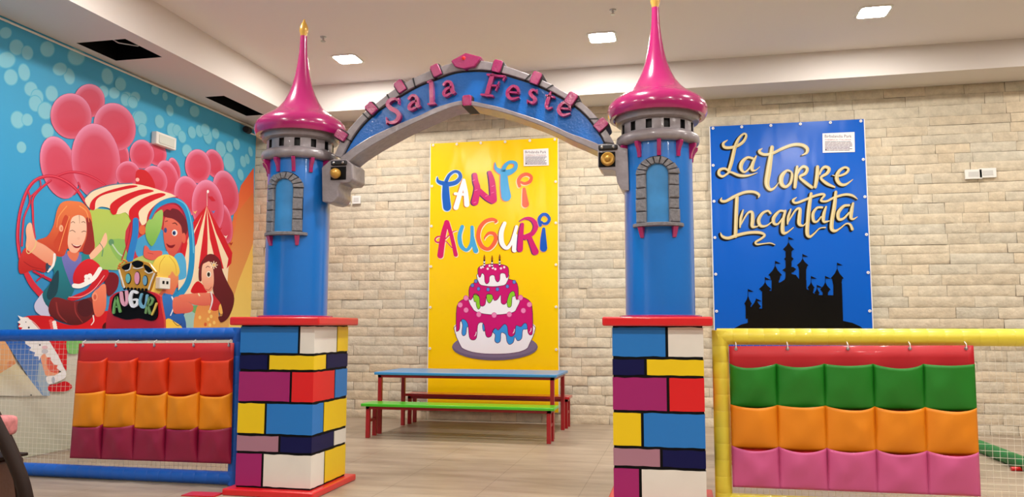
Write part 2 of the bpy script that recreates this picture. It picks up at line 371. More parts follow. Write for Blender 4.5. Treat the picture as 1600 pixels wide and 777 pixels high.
# ================================================================== MURAL on the left wall
A = Art(lambda x, y: onX(x, y, XW+.012), (1, 0, 0))
def mural():
    A.frame(0, 0, 1)
    # paper ground in wall coordinates
    y0, y1, z1 = 1.0, YB-.03, 4.58
    A.fn = lambda a, b: Vector((XW+.012, a, b))
    A.grad([(y0, z1), (y1, z1), (y1, 2.6), (y0, 2.6)], [(86, 176, 214), (70, 165, 205), (62, 165, 215), (40, 150, 215)])
    A.grad([(y0, 2.6), (y1, 2.6), (y1, 1.33), (y0, 1.33)], [(40, 150, 215), (62, 165, 215), (70, 150, 195), (28, 105, 190)])
    A.grad([(y0, 1.33), (y1, 1.33), (y1, 1.18), (y0, 1.18)], [(28, 105, 190), (70, 150, 195), (214, 208, 198), (206, 202, 190)])
    A.grad([(y0, 1.18), (y1, 1.18), (y1, .02), (y0, .02)], [(206, 202, 190), (214, 208, 198), (190, 190, 172), (176, 182, 160)])
    A.fn = lambda x, y: onX(x, y, XW+.012)
    rr = random.Random(5)
    # soft round light spots printed over the sky
    A.frame(0, 40, 3.532)
    spots = [(35,190,50,45),(60,285,38,45),(133,258,32,48),(170,350,36,40),(205,395,34,44),(195,430,36,45),(97,520,38,48),(150,520,30,34),(285,375,34,44),(250,470,42,48),(262,582,34,42),(118,672,26,32),(382,280,30,46),(330,240,40,36),(420,170,48,50),(592,280,32,46),(665,320,26,38),(570,365,28,34),(630,372,30,32),(700,405,34,40),(745,395,28,30),(755,510,26,36),(90,120,40,44),(30,40,34,32),(150,150,32,40),(260,130,40,44)]
    for x, y, a, b in spots:
        A.ell(x, y, a*1.06, b*1.06, (98, 186, 216), rot=-.2); A.ell(x, y, a*.93, b*.93, (132, 200, 220), rot=-.2)
    A.frame(180, 120, 3.886)
    for x, y, a, b in [(150,255,42,48),(165,325,26,42),(60,140,28,40),(105,155,30,38),(268,272,28,42),(345,325,32,46),(374,325,26,36),(405,365,24,38),(465,338,24,38),(510,330,22,38),(435,450,30,40),(608,345,22,34),(560,360,26,50),(545,320,28,36),(692,425,20,36),(640,440,30,50),(735,410,20,36),(775,515,18,36),(800,500,14,32),(820,455,13,32),(760,595,18,36),(690,520,34,60),(480,210,30,36),(390,150,26,34),(330,205,22,36),(240,80,24,30),(300,120,16,26),(30,45,34,42)]:
        A.ell(x, y, a*1.06, b*1.06, (92, 180, 208), rot=-.2); A.ell(x, y, a*.92, b*.92, (124, 194, 214), rot=-.2)
    # orange and yellow ribbon of the sweep at the right
    A.frame(0, 0, 1)
    A.poly([(396,262),(376,290),(366,330),(352,400),(340,520),(396,520)], (226, 88, 52), False, c2=(224, 160, 90))
    A.poly([(396,300),(372,330),(362,380),(350,430),(340,520),(396,520)], (214, 112, 58), False, c2=(228, 176, 104))
    A.poly([(395,380),(386,405),(372,440),(360,480),(356,520),(393,520)], (238, 190, 90), False, c2=(240, 214, 120))
    # balloons
    P1, P2, P3, PE = (212, 76, 102), (208, 44, 68), (196, 40, 66), (238, 158, 196)
    def bal(x, y, rx, ry, rot=0): A.ell(x, y, rx+.4, ry+.4, (190, 60, 92), rot); A.ell(x, y, rx, ry, P1, rot, edge=PE, bot=P2)
    for b in [(139,157.5,24,26,0),(190,246,11,20,0),(110.5,181.5,32,35.5,-.15),(178.5,198.5,32,38,-.35),(92,262,28,50,-.28),(149,252,38,59,-.1),(244,240,15,19,-.3),(272,264,8,18,-.3),(221,241,19,22.5,-.1),(261,279,17,29,-.25),(199,272,19,20,0),(240,283,20.5,24,-.3),(334,256,14,23,-.3),(308.7,260,20,26.5,-.1),(292,306,20,31,-.2),(352,302,19.5,36,-.2),(351,350,11,31,-.15),(324,324,25,43,-.1)]:
        bal(*b)
    A.poly([(212,268),(226,266),(238,280),(240,296),(214,294)], (206, 40, 50))
    A.ell(214, 281, 3, 3, (250, 190, 180))
    # meadow behind the children
    A.frame(0, 240, 2.775)
    A.poly([(385,250),(430,240),(560,260),(590,290),(560,440),(540,500),(430,500),(400,470),(395,350)], (186, 208, 96), c2=(160, 200, 110))
    A.poly([(470,380),(560,380),(600,460),(520,470)], (140, 190, 100)); A.ell(480, 385, 12, 14, (96, 150, 110)); A.stroke([(485,395,6),(510,430,6),(530,445,6)], (190, 215, 190))
    A.poly([(560,300),(760,200),(830,330),(820,520),(700,600),(560,460)], (204, 56, 74))
    A.poly([(595,370),(700,330),(720,420),(640,460),(590,440)], (70, 160, 215))
    A.poly([(560,470),(640,440),(700,500),(560,500)], (180, 200, 110))
    # wheel frame of the ride
    A.frame(0, 240, 4.855)
    RG, RL = (196, 36, 66), (226, 76, 98)
    for st in ([(430,170,18),(520,142,20),(620,150,20),(720,190,18),(795,240,14)], [(148,790,26),(130,640,26),(142,480,24),(175,350,24),(215,260,24),(270,200,24),(350,172,24),(430,180,22),(520,225,22),(590,290,22),(650,380,22)],
               [(212,290,12),(222,370,14),(180,480,14),(168,580,14),(162,700,14)], [(380,205,18),(300,270,18),(245,345,18),(245,450,16),(250,560,14),(262,640,12)], [(300,205,10),(300,255,10),(225,330,12)], [(590,220,12),(600,260,12),(560,310,12)]):
        A.stroke(st, RG); A.stroke([(p[0]-p[2]*.15, p[1]-p[2]*.1, p[2]*.35) for p in st], RL)
    A.frame(0, 370, 4.855)
    A.stroke([(185,260,36),(240,360,46),(320,450,50)], (214, 50, 70)); A.stroke([(250,262,16),(380,330,22)], RG); A.stroke([(325,290,12),(275,335,12)], RG)
    A.poly([(150,150),(200,80),(330,140),(350,210),(335,272),(250,252),(150,282),(135,200)], (214, 62, 58), c2=(186, 38, 40))
    A.stroke([(175,190,5),(240,230,7),(330,250,4)], (160, 30, 36))
    # long-haired girl
    A.poly([(340,410),(262,500),(262,560),(310,600),(372,612),(362,540),(335,500)], (205, 208, 238))
    A.poly([(400,130),(470,150),(540,180),(620,130),(665,118),(690,165),(620,200),(590,290),(560,400),(505,495),(440,490),(360,530),(315,440),(365,370),(405,280),(385,215)], (40, 140, 152), c2=(30, 98, 116))
    A.poly([(400,300),(440,260),(430,420),(370,480),(350,430)], (26, 70, 84))
    A.poly([(462,150),(510,130),(560,180),(605,130),(612,190),(575,260),(552,390),(505,300)], (120, 124, 196), c2=(92, 96, 176))
    A.poly([(508,110),(590,110),(585,160),(560,188),(520,160)], (226, 120, 90))
    A.stroke([(670,118,14),(688,165,14)], (245, 245, 245))
    A.frame(0, 240, 4.855)
    A.poly([(500,360),(455,380),(428,430),(412,500),(395,560),(350,630),(270,662),(320,705),(380,745),(430,780),(480,775),(510,720),(560,750),(625,745),(690,770),(715,700),(698,600),(692,500),(672,430),(620,375),(560,362)], (236, 130, 78), c2=(196, 58, 46))
    A.poly([(650,490),(690,520),(712,690),(690,762),(622,748),(655,620)], (150, 44, 44))
    A.poly([(485,470),(440,600),(400,690),(470,770),(500,720),(510,560),(520,500)], (204, 74, 50))
    for st in ([(500,400,8),(440,480,6),(425,560,3)], [(600,400,10),(650,440,8),(670,520,4)], [(520,480,5),(480,600,6),(440,740,4)]): A.stroke(st, (246, 160, 96))
    A.poly([(535,500),(560,475),(600,468),(640,492),(652,560),(642,640),(615,700),(575,752),(530,745),(510,700),(510,640),(525,560)], (250, 212, 186), c2=(244, 184, 156))
    A.stroke([(596,470,4),(598,530,2)], (150, 80, 60))
    for st in ([(524,590,4),(545,583,5),(566,597,4)], [(614,597,4),(631,589,5),(648,593,4)], [(533,527,4),(548,517,5),(562,527,4)], [(613,522,4),(630,518,5),(642,527,4)]): A.stroke(st, (110, 60, 50))
    A.poly([(535,683),(570,702),(610,695),(592,716),(560,714)], (140, 22, 36)); A.stroke([(548,692,4),(575,702,5),(600,698,3)], (250, 240, 235))
    A.ell(590, 645, 12, 10, (240, 186, 160)); A.ell(458, 568, 16, 26, (244, 184, 150)); A.ell(460, 570, 7, 15, (226, 140, 104))
    A.poly([(205,535),(232,530),(248,600),(268,660),(340,700),(420,772),(395,850),(345,832),(250,765),(192,720),(195,640),(190,580)], (250, 200, 168), c2=(238, 150, 120))
    A.stroke([(268,660,6),(258,710,7),(215,758,7),(195,740,6),(205,700,5)], (236, 210, 140))
    A.stroke([(408,766,18),(398,845,18),(358,895,16)], (246, 246, 246)); A.ell(352, 862, 12, 32, (60, 70, 90))
    A.poly([(792,602),(808,640),(800,690),(765,735),(700,800),(672,775),(705,730),(752,682)], (250, 196, 164))
    A.stroke([(750,680,5),(775,720,5),(768,780,5)], (60, 140, 120))
    # child in the red hat
    A.frame(0, 370, 4.855)
    A.poly([(790,290),(850,270),(895,310),(880,400),(820,450),(795,380)], (120, 24, 40))
    A.poly([(170,612),(370,603),(420,640),(560,672),(700,600),(830,570),(850,740),(200,740)], (208, 26, 38))
    A.poly([(128,598),(165,612),(205,612),(300,712),(150,712),(165,690),(132,684),(150,664),(126,648),(150,632)], (242, 240, 240), False)
    A.stroke([(190,612,4),(250,650,4),(300,705,4)], (244, 220, 220)); A.ell(212, 690, 7, 7, (30, 30, 30)); A.ell(190, 648, 4, 4, (60, 60, 60))
    for q in range(4): A.ell(378+q*4, 640+q*18, 14, 12, (232, 90, 90))
    for q in range(4): A.ell(405+q*3, 650+q*17, 16, 13, (246, 240, 238))
    A.ell(820, 690, 50, 46, (70, 10, 18))
    A.poly([(405,460),(362,540),(380,600),(450,640),(560,672),(640,652),(702,600),(722,540),(700,460),(620,478),(540,490)], (124, 38, 44), c2=(84, 26, 32))
    A.ell(640, 540, 62, 68, (80, 26, 36)); A.stroke([(420,500,10),(440,590,12),(500,650,6)], (150, 54, 56)); A.stroke([(560,500,8),(570,580,9),(620,650,5)], (150, 54, 56))
    A.poly([(700,430),(740,390),(770,362),(797,372),(800,500),(790,560),(758,602),(718,600),(698,520)], (240, 140, 108), c2=(226, 106, 84))
    A.ell(712, 455, 22, 34, (240, 150, 120)); A.ell(714, 458, 11, 20, (214, 96, 74)); A.stroke([(700,600,10),(705,640,8),(685,670,6)], (244, 236, 234))
    A.poly([(503,470),(570,440),(660,392),(748,268),(815,256),(800,320),(700,412),(610,466),(545,488)], (202, 30, 46))
    A.stroke([(515,458,4),(610,455,4),(705,400,4),(785,296,4)], (244, 200, 200))
    A.poly([(553,352),(552,280),(598,205),(668,168),(728,196),(752,240),(690,330),(610,380)], (222, 40, 54), c2=(196, 26, 42))
    A.stroke([(556,372,34),(610,372,34),(700,320,34),(752,246,34)], (248, 246, 246))
    for q in range(5): A.ell(668+22*math.cos(q*1.257), 318+22*math.sin(q*1.257), 18, 18, (250, 248, 248))
    A.ell(668, 318, 8, 8, (226, 200, 205))
    # striped awning
    A.frame(0, 240, 2.775)
    A.poly([(366,195),(400,163),(480,138),(570,131),(640,144),(700,163),(760,186),(690,208),(655,245),(635,295),(612,312),(598,285),(575,292),(557,272),(540,255),(518,262),(497,262),(475,240),(450,232),(428,232),(404,246),(385,238),(368,216)], (246, 226, 194), k=2)
    A.stroke([(370,188,4),(402,160,5),(480,136,5),(570,129,4)], (96, 118, 150))
    RD = (210, 30, 44)
    A.poly([(385,238),(392,208),(420,182),(470,160),(560,138),(592,144),(510,162),(440,182),(412,206),(406,244)], RD)
    A.poly([(474,244),(478,218),(520,188),(580,164),(628,154),(664,164),(600,182),(545,210),(512,236),(500,262),(484,264)], RD)
    A.poly([(556,272),(562,238),(610,198),(682,172),(714,180),(650,210),(600,250),(600,290),(574,298)], RD)
    A.poly([(632,300),(643,252),(690,208),(748,188),(768,192),(705,216),(660,256),(642,306)], (196, 30, 50))
    # circus tent
    A.frame(180, 280, 5.55)
    CR = (246, 224, 190); ap = (787, 230)
    A.poly([ap, (640,470), (540,777), (540,1000), (960,1000), (975,777), (1010,650), (900,430)], CR, False)
    for q in ([(700,330),(655,395),(655,490)], [(768,260),(655,530),(655,640),(700,560)], [(745,560),(715,777),(790,777),(795,520)], [(815,520),(850,660),(880,777),(935,777),(880,560)], [(900,430),(1010,640),(1000,730),(960,777),(975,690),(870,470)]):
        A.poly([ap]+q, (208, 32, 46), False)
    A.poly([(560,620),(610,470),(620,560),(580,777),(545,777)], (208, 32, 46), False)
    A.stroke([(790,105,3),(790,232,3)], (240, 230, 220)); A.ell(797, 108, 10, 14, (250, 240, 240)); A.poly([(800,150),(835,150),(865,190),(830,190)], (206, 40, 60), False)
    for x, y, c in ((685,288,(240,200,120)),(845,284,(100,130,200)),(952,500,(246,220,210)),(905,430,(206,40,60)),(998,560,(180,50,40))): A.poly([(x-18,y-12),(x,y-4),(x+18,y-14),(x+2,y+16)], c, False)
    # blue hoop of the car, boy, green balloon
    A.stroke([(170,360,52),(165,480,54),(135,620,58),(120,690,60)], (40, 128, 208)); A.stroke([(135,350,7),(108,520,8),(50,700,9)], (196, 40, 60))
    A.poly([(500,680),(560,640),(600,690),(610,777),(600,860),(500,860)], (84, 176, 226)); A.poly([(385,622),(455,630),(460,665),(390,662)], (84, 176, 226))
    A.poly([(430,330),(520,335),(575,400),(592,470),(565,560),(520,650),(480,680),(450,640),(420,560),(410,440)], (226, 116, 96), c2=(208, 84, 76))
    A.poly([(405,300),(440,262),(470,272),(490,255),(545,272),(600,340),(622,420),(600,500),(575,470),(560,400),(500,348),(430,330)], (112, 34, 46))
    A.ell(588, 512, 18, 46, (222, 104, 86)); A.ell(508, 466, 24, 28, (244, 240, 238)); A.ell(504, 468, 15, 19, (50, 90, 160)); A.ell(500, 470, 8, 11, (20, 20, 40)); A.ell(428, 444, 13, 22, (60, 80, 140))
    A.stroke([(490,385,6),(515,382,8),(530,400,5)], (80, 26, 36)); A.stroke([(425,370,5),(445,362,6)], (80, 26, 36)); A.poly([(434,558),(470,576),(512,568),(492,596),(455,592)], (130, 20, 36))
    A.poly([(402,268),(398,400),(362,500),(312,582),(265,520),(253,440),(270,370),(330,308)], (164, 206, 110), c2=(120, 184, 84)); A.ell(226, 440, 30, 42, (226, 110, 70)); A.stroke([(300,585,5),(285,620,4)], (60, 150, 200))
    A.poly([(246,580),(275,590),(300,620),(390,622),(395,660),(330,700),(290,700),(240,668)], (222, 100, 90)); A.stroke([(275,640,5),(320,650,5)], (180, 60, 60))
    A.stroke([(295,340,22),(350,245,36),(430,195,42),(520,185,46),(590,235,48),(632,330,50),(650,450,48),(660,600,48),(650,777,50),(620,900,52),(560,990,60),(500,1060,66)], (36, 146, 206))
    A.stroke([(520,172,8),(600,222,10),(642,330,10),(664,480,10),(672,640,8)], (110, 196, 230)); A.stroke([(310,345,7),(360,262,8),(440,222,8),(515,214,8),(570,258,8),(602,340,8)], (180, 50, 90))
    # fair-haired child seen from behind
    A.frame(220, 390, 5.55)
    A.poly([(370,560),(480,430),(520,560),(480,700),(360,700)], (160, 200, 196)); A.poly([(400,500),(500,490),(480,560)], (110, 170, 110))
    A.poly([(230,200),(300,180),(320,250),(300,330),(250,410),(160,410),(70,380),(110,280)], (232, 150, 100), c2=(226, 110, 86))
    A.poly([(80,370),(110,250),(200,200),(230,240),(190,330),(130,400)], (238, 200, 96))
    A.poly([(92,140),(130,75),(190,45),(250,50),(300,92),(330,190),(300,235),(265,190),(240,225),(180,232),(110,210)], (246, 224, 96), c2=(232, 190, 84))
    A.stroke([(200,60,5),(160,120,6),(150,200,4)], (214, 170, 60)); A.stroke([(240,60,5),(290,130,6),(300,210,4)], (214, 170, 60))
    A.poly([(175,410),(230,388),(272,405),(292,470),(275,560),(360,560),(372,720),(165,720)], (56, 128, 208), c2=(30, 66, 156))
    A.stroke([(262,412,12),(282,480,13),(250,572,8)], (240, 244, 250))
    A.poly([(180,650),(228,598),(290,630),(345,668),(330,690),(180,695)], (248, 204, 78)); A.stroke([(270,620,5),(310,660,5),(345,645,4)], (40, 30, 60)); A.poly([(146,640),(175,620),(180,690),(150,690)], (90, 130, 90))
    A.poly([(272,430),(330,410),(400,450),(445,490),(432,540),(340,556),(276,545)], (232, 128, 104), c2=(214, 92, 84))
    # girl with long dark hair
    A.poly([(430,345),(490,275),(570,370),(445,380)], (206, 26, 38))
    A.poly([(478,500),(560,470),(650,470),(668,560),(665,720),(462,720)], (226, 140, 84), c2=(236, 176, 90))
    for q in range(10): A.ell(500+rr.uniform(0, 140), 520+rr.uniform(0, 150), 12, 16, rr.choice(((246, 206, 120), (214, 96, 60), (240, 160, 80))))
    A.poly([(585,380),(640,400),(690,440),(670,520),(600,520)], (196, 44, 56)); A.ell(690, 515, 22, 46, (244, 190, 100))
    A.poly([(560,52),(625,44),(682,100),(702,190),(752,300),(800,400),(792,500),(745,600),(685,632),(664,585),(702,568),(684,470),(625,385),(608,260),(540,120),(520,180),(518,270),(496,262),(500,150)], (112, 34, 42), c2=(92, 26, 36))
    A.poly([(526,140),(560,112),(592,108),(620,180),(624,300),(600,362),(560,358),(530,300),(518,240)], (248, 206, 178), c2=(236, 150, 122))
    A.ell(581, 216, 20, 28, (246, 244, 236)); A.ell(580, 217, 13, 20, (84, 70, 50)); A.ell(578, 216, 7, 11, (20, 16, 20)); A.stroke([(556,160,4),(572,146,6),(590,156,4)], (110, 50, 50)); A.stroke([(556,345,4),(580,352,5),(604,325,4)], (170, 60, 60))
    for q in range(8):
        t = q*PI/4; A.stroke([(625,135,9),(625+32*math.cos(t),135+32*math.sin(t),7)], (250, 236, 206))
    A.ell(625, 135, 9, 9, (236, 190, 90))
    A.poly([(318,402),(420,384),(575,376),(592,400),(592,480),(480,484),(432,470),(400,452),(350,460)], (236, 134, 108), c2=(222, 104, 90)); A.stroke([(600,372,12),(612,440,14),(592,520,10)], (238, 232, 240)); A.stroke([(492,384,12),(500,400,12)], (246, 230, 190))
    # the part below the rail
    A.frame(0, 520, 6.477)
    A.poly([(-40,60),(20,60),(150,310),(100,430),(-40,450)], (226, 168, 118)); A.poly([(60,300),(140,300),(110,400),(70,400)], (214, 140, 96))
    A.poly([(-40,430),(150,310),(330,520),(480,640),(-40,640)], (214, 200, 160), False, c2=(205, 202, 188))
    A.poly([(20,60),(420,60),(430,330),(500,560),(470,640),(420,640),(300,490)], (36, 96, 184), False, c2=(130, 160, 200))
    A.poly([(380,300),(430,330),(480,470),(490,640),(430,640),(360,480)], (160, 180, 200), False)
    A.poly([(395,200),(500,230),(570,300),(580,410),(470,445),(430,380)], (234, 160, 128)); A.poly([(470,250),(590,260),(580,400),(480,380)], (222, 96, 80))
    A.poly([(460,60),(670,60),(660,395),(570,230)], (214, 34, 44), False)
    A.poly([(230,60),(470,60),(575,230),(650,390),(645,440),(600,390),(560,360),(570,330),(530,320),(500,280),(500,250),(460,250),(440,200),(400,240),(380,290),(375,240),(330,240),(340,200),(285,180),(300,150),(245,115)], (238, 236, 238), False)
    A.ell(440, 190, 34, 24, (196, 196, 206)); A.ell(440, 150, 30, 18, (226, 190, 200)); A.ell(390, 125, 9, 9, (80, 80, 90))
    A.poly([(455,450),(540,432),(640,385),(650,450),(565,500),(478,520)], (240, 240, 244)); A.ell(525, 480, 16, 34, (176, 188, 206))
    A.poly([(480,535),(560,520),(650,492),(716,540),(690,580),(600,600),(482,590)], (208, 24, 40)); A.poly([(672,60),(810,60),(805,195),(676,205)], (128, 190, 110)); A.ell(300, 632, 9, 8, (60, 60, 60))
    A.frame(0, 0, 1)
mural()
mu = A.build('wall_mural', print_mat('mural_paper', .5, .05, 2, .15))
tag(mu, 'wall mural of cartoon children, pink balloons, striped awning and circus tent', 'mural')
# ================================================================== BANNERS on the stone wall
YP = YB-.075
def banner(name, x0, x1, z0, z1, c, label, art, grom):
    t = thing(name, label, 'banner', ((x0+x1)/2, YP, z0))
    off = Vector(t.location)
    n, mm = 24, 40; V = []; F = []
    rr = random.Random(x0)
    for j in range(mm+1):
        for i in range(n+1):
            u, v = i/n, j/mm; V.append(Vector((x0+u*(x1-x0), YP, z0+v*(z1-z0)))-off)
    for j in range(mm):
        for i in range(n): a = j*(n+1)+i; F.append((a, a+1, a+n+2, a+n+1))
    k = len(V)
    V += [v+Vector((0, .004, 0)) for v in V]; F += [tuple(q+k for q in f) for f in F]
    o = obj('sheet', V, F, c, t, smooth=True)
    art.v = [v-off for v in art.v]
    a = art.build('print', print_mat(name+'_ink', .2, .45, 2.6, .3, (1, 1, .35)), t)
    E = .012
    for q in ((x0-E, x0), (x1, x1+E)): MB().box((q[0]-off.x, -.002, 0), (q[1]-off.x, .008, z1-z0)).build('hem', M['white'], t)
    for x, z in grom:
        g = MB().lathe([(.006, .0), (.018, .001), (.02, .004), (.014, .006), (.006, .005)], 14); g.v = [Vector((v.x, -v.z, v.y)) for v in g.v]
        g.build('eyelet', M['white'], t, loc=Vector((x, YP-.012, z))-off, smooth=True)
    return t
def gloss(name, c):
    Mt = mat(name, c, .2, spec=.35); nt = Mt.node_tree; b = nt.nodes['Principled BSDF']
    tc = nt.nodes.new('ShaderNodeTexCoord'); n = nt.nodes.new('ShaderNodeTexNoise'); n.inputs['Scale'].default_value = 2.6; n.inputs['Detail'].default_value = 2
    mp = nt.nodes.new('ShaderNodeMapping'); mp.inputs['Scale'].default_value = (1, 1, .35); nt.links.new(tc.outputs['Object'], mp.inputs[0]); nt.links.new(mp.outputs[0], n.inputs['Vector'])
    bp = nt.nodes.new('ShaderNodeBump'); bp.inputs['Strength'].default_value = .45; bp.inputs['Distance'].default_value = .03
    nt.links.new(n.outputs[0], bp.inputs['Height']); nt.links.new(bp.outputs[0], b.inputs['Normal']); return Mt
def sticker(a, x0, y0, x1, y1, tilt, k):      # small white notice printed near the top corner
    a.frame(0, 0, 1); w_, h_ = x1-x0, y1-y0
    a.poly([(x0, y0+tilt), (x1, y0), (x1+.6, y1-tilt*.6), (x0+.4, y1)], (238, 234, 234), False)
    base = a.fn
    a.frame(x0, y0, 1)
    a.text('Birbalandia Park', w_*.07, h_*.23+tilt*.6, h_*.14, w_*.84, (70, 50, 84))
    a.text('FABBRICA ITALIANA', w_*.08, h_*.37+tilt*.6, h_*.07, w_*.82, (150, 70, 90))
    a.lv += 1
    rr = random.Random(k)
    for r in range(7):
        y = h_*(.45+r*.067)+tilt*.4; x = w_*.08
        while x < w_*.86:
            l = rr.uniform(.04, .16)*w_; a.stroke([(x, y, h_*.032), (min(x+l, w_*.92), y-.1, h_*.032)], (96, 80, 104), lvl=False); x += l+w_*.025
    a.ell(w_*.11, h_*.86, h_*.03, h_*.03, (60, 40, 60))
# --- yellow banner
a = Art(lambda x, y: onY(x, y, YP-.004), (0, -1, 0))
HP, HO = (250, 235, 190), (238, 150, 90)
a.frame(670, 240, 7.77)
a.letter([[(105,285,8),(112,335,38),(170,362,52),(240,372,55),(330,350,52),(382,290,46),(365,232,38),(310,220,34),(250,262,38),(212,335,44)], [(205,390,78),(208,520,92),(222,650,98)]], (28, 96, 190), halo=(206, 226, 232), hw=16)
a.letter([[(425,325,40),(375,500,55),(330,655,62)], [(425,325,40),(450,480,55),(462,620,62)], [(320,488,34),(450,500,30)]], (250, 246, 246), (206, 130, 40), -14, 6)
a.letter([[(560,262,58),(570,340,66),(590,430,72),(560,590,86)], [(600,440,62),(700,530,70),(775,575,72)], [(740,232,46),(770,350,72),(788,560,80)]], (206, 28, 112), (70, 24, 96), -14, 4)
for q in ((545,330),(780,400),(775,480),(560,600),(700,520),(575,450)): a.stroke([(q[0]-14, q[1], 6), (q[0]+14, q[1]-10, 6)], (238, 130, 180))
a.frame(750, 240, 7.77)
a.letter([[(185,110,8),(195,180,42),(260,222,68),(340,232,72),(425,185,50),(430,118,42),(360,105,38),(305,150,46),(280,205,55)], [(290,260,84),(300,400,104),(318,520,118)]], (72, 166, 222), (226, 120, 110), -12, 6)
a.letter([[(480,395,38),(468,330,44),(505,272,44),(570,252,42),(622,285,38),(605,340,42),(545,365,36),(500,350,30)], [(535,432,40),(542,520,62),(552,615,86)]], (236, 100, 70), (238, 220, 170), -10, 10)
a.frame(670, 325, 9.14)
a.letter([[(255,205,66),(205,400,80),(165,680,88)], [(265,205,60),(325,400,55),(385,670,60)], [(400,325,8),(340,345,14),(240,440,18),(170,488,22),(110,488,22),(90,450,20),(120,415,20),(170,412,18),(215,460,14),(260,490,12),(330,570,12)]], (206, 30, 102), HP, 8, 10)
a.letter([[(478,268,52),(440,400,60),(462,540,60),(540,602,48),(605,520,52),(620,400,52),(618,275,48)], [(620,400,52),(645,520,64),(670,610,76)]], (72, 166, 218), HP, 10, 10)
a.letter([[(945,212,24),(968,188,36),(900,165,52),(800,200,54),(725,300,58),(708,430,60),(760,550,60),(850,588,50),(925,520,58),(958,435,58),(930,370,52),(860,362,44),(805,415,26),(795,450,12)]], (236, 100, 66), HP, 8, 10)
a.frame(760, 325, 9.14)
a.letter([[(262,220,52),(215,350,68),(222,500,68),(290,575,50),(360,495,48),(400,380,46),(432,268,44)], [(415,400,60),(408,500,72),(402,600,74)]], (250, 246, 246), (150, 84, 50), -14, 6)
a.letter([[(515,235,48),(492,400,72),(482,590,80)], [(480,190,10),(570,148,34),(660,172,56),(708,260,68),(670,355,58),(600,400,68),(562,418,78)], [(620,430,66),(665,540,80),(700,625,96)]], (204, 30, 112), (88, 30, 110), -14, 4, halo=(240, 190, 130), hw=10)
a.letter([[(770,245,48),(755,160,48),(800,98,44),(860,100,46),(900,160,42),(868,218,42),(812,222,32),(790,200,28)], [(820,300,44),(815,450,84),(818,575,104)]], (22, 88, 190), (220, 150, 130), -8, 8)
a.frame(660, 390, 3.377)
MG, LN = (206, 26, 112), (90, 30, 70)
a.ell(383, 515, 226, 70, (110, 96, 122)); a.ell(383, 508, 222, 62, (128, 112, 138))
def shape(p, c, ln=LN, w_=3):
    a.poly(p, c); q = spline(p, 3, True); a.stroke([(x, y, w_) for x, y in q+[q[0]]], ln, k=1)
shape([(195,380),(197,500),(240,535),(310,549),(383,552),(460,549),(530,535),(565,500),(570,380)], (246, 242, 244))
shape([(205,365),(228,355),(250,370),(246,405),(234,412),(230,446),(216,456),(208,440),(212,400)], (60, 150, 222)); shape([(318,395),(332,390),(328,430),(320,425)], (60, 150, 222))
shape([(372,430),(420,388),(455,385),(465,450),(488,445),(486,380),(522,368),(560,392),(552,420),(530,425),(524,470),(502,482),(488,462),(480,490),(460,502),(446,485),(440,450),(416,440),(412,482),(396,494),(382,482),(384,450)], (60, 150, 222))
shape([(183,300),(220,262),(300,240),(383,234),(470,240),(545,258),(578,300),(582,430),(572,452),(558,440),(552,395),(536,390),(520,408),(494,402),(488,445),(470,460),(454,448),(448,405),(430,395),(402,425),(386,416),(372,428),(364,456),(346,464),(334,450),(326,398),(310,385),(292,400),(286,465),(266,478),(248,462),(240,392),(218,368),(200,380),(196,420),(184,432),(179,420)], MG)
shape([(262,250),(264,310),(300,335),(383,345),(470,335),(498,310),(502,240)], (246, 242, 244))
for p in ([(270,240),(300,250),(306,300),(296,316),(286,300),(282,276),(274,275)], [(340,238),(374,242),(368,268),(354,284),(342,270)], [(450,230),(492,208),(488,245),(474,252),(470,296),(458,306),(448,294)]): shape(p, (140, 206, 44))
shape([(250,196),(300,165),(380,154),(460,158),(500,180),(506,250),(496,264),(484,222),(460,232),(444,280),(430,290),(416,280),(414,240),(396,264),(378,268),(368,240),(340,238),(332,288),(316,300),(304,290),(300,248),(276,232),(262,260),(249,262)], MG)
shape([(298,120),(300,180),(335,193),(370,196),(410,193),(443,180),(447,120)], (246, 242, 244))
shape([(294,100),(320,84),(370,76),(430,82),(453,98),(454,138),(444,150),(436,128),(412,128),(408,160),(397,172),(386,160),(380,138),(364,136),(354,146),(352,170),(340,182),(330,170),(327,136),(314,126),(306,146),(297,140)], MG)
for x, y in ((320,92),(345,102),(385,104),(415,100),(432,94),(355,86),(372,98),(310,96)): a.ell(x, y, 6, 6, (248, 226, 236))
for x, y in ((327,88),(368,92),(408,86)):
    for q in range(5): a.stroke([(x, y-q*7, 9), (x, y-q*7-5, 9)], (246, 246, 246) if q % 2 else (40, 30, 50))
    a.poly([(x-5, y-40), (x, y-62), (x+5, y-42), (x, y-34)], (150, 80, 30))
for x, y in ((200,293),(231,257),(231,320),(298,343),(379,347),(459,343),(533,323),(565,291),(518,255)): a.ell(x, y, 14, 15, (200, 60, 130)); a.ell(x, y, 12, 13, (240, 140, 186))
for x, y in ((265,190),(283,168),(297,208),(347,211),(396,210),(449,195),(485,172)): a.ell(x, y, 10, 11, (60, 50, 110)); a.ell(x, y, 8, 9, (98, 126, 206))
for x, y in ((285,450),(487,435),(575,430)): a.stroke([(x, y-14, 3), (x-3, y, 4), (x-9, y+8, 2)], (250, 240, 245))
a.frame(0, 0, 1)
sticker(a, 818, 232, 857, 260, 2.2, 1)
G = []
XA, XB2 = -3.755, -1.76
ya, yb = onY(671, 400, YP).x, onY(872, 400, YP).x
zt = onY(770, 220, YP).z
G = [(ya+.04+i*(yb-ya-.08)/5, zt-.03) for i in range(6)]+[(x, zt-.05-q*.62) for x in (ya+.03, yb-.03) for q in range(1, 6)]
banner('birthday_banner', ya, yb, .16, zt, gloss('yellow_vinyl_sheet', (252, 206, 4)), 'tall yellow banner with TANTI AUGURI and a tiered cake', a, G)
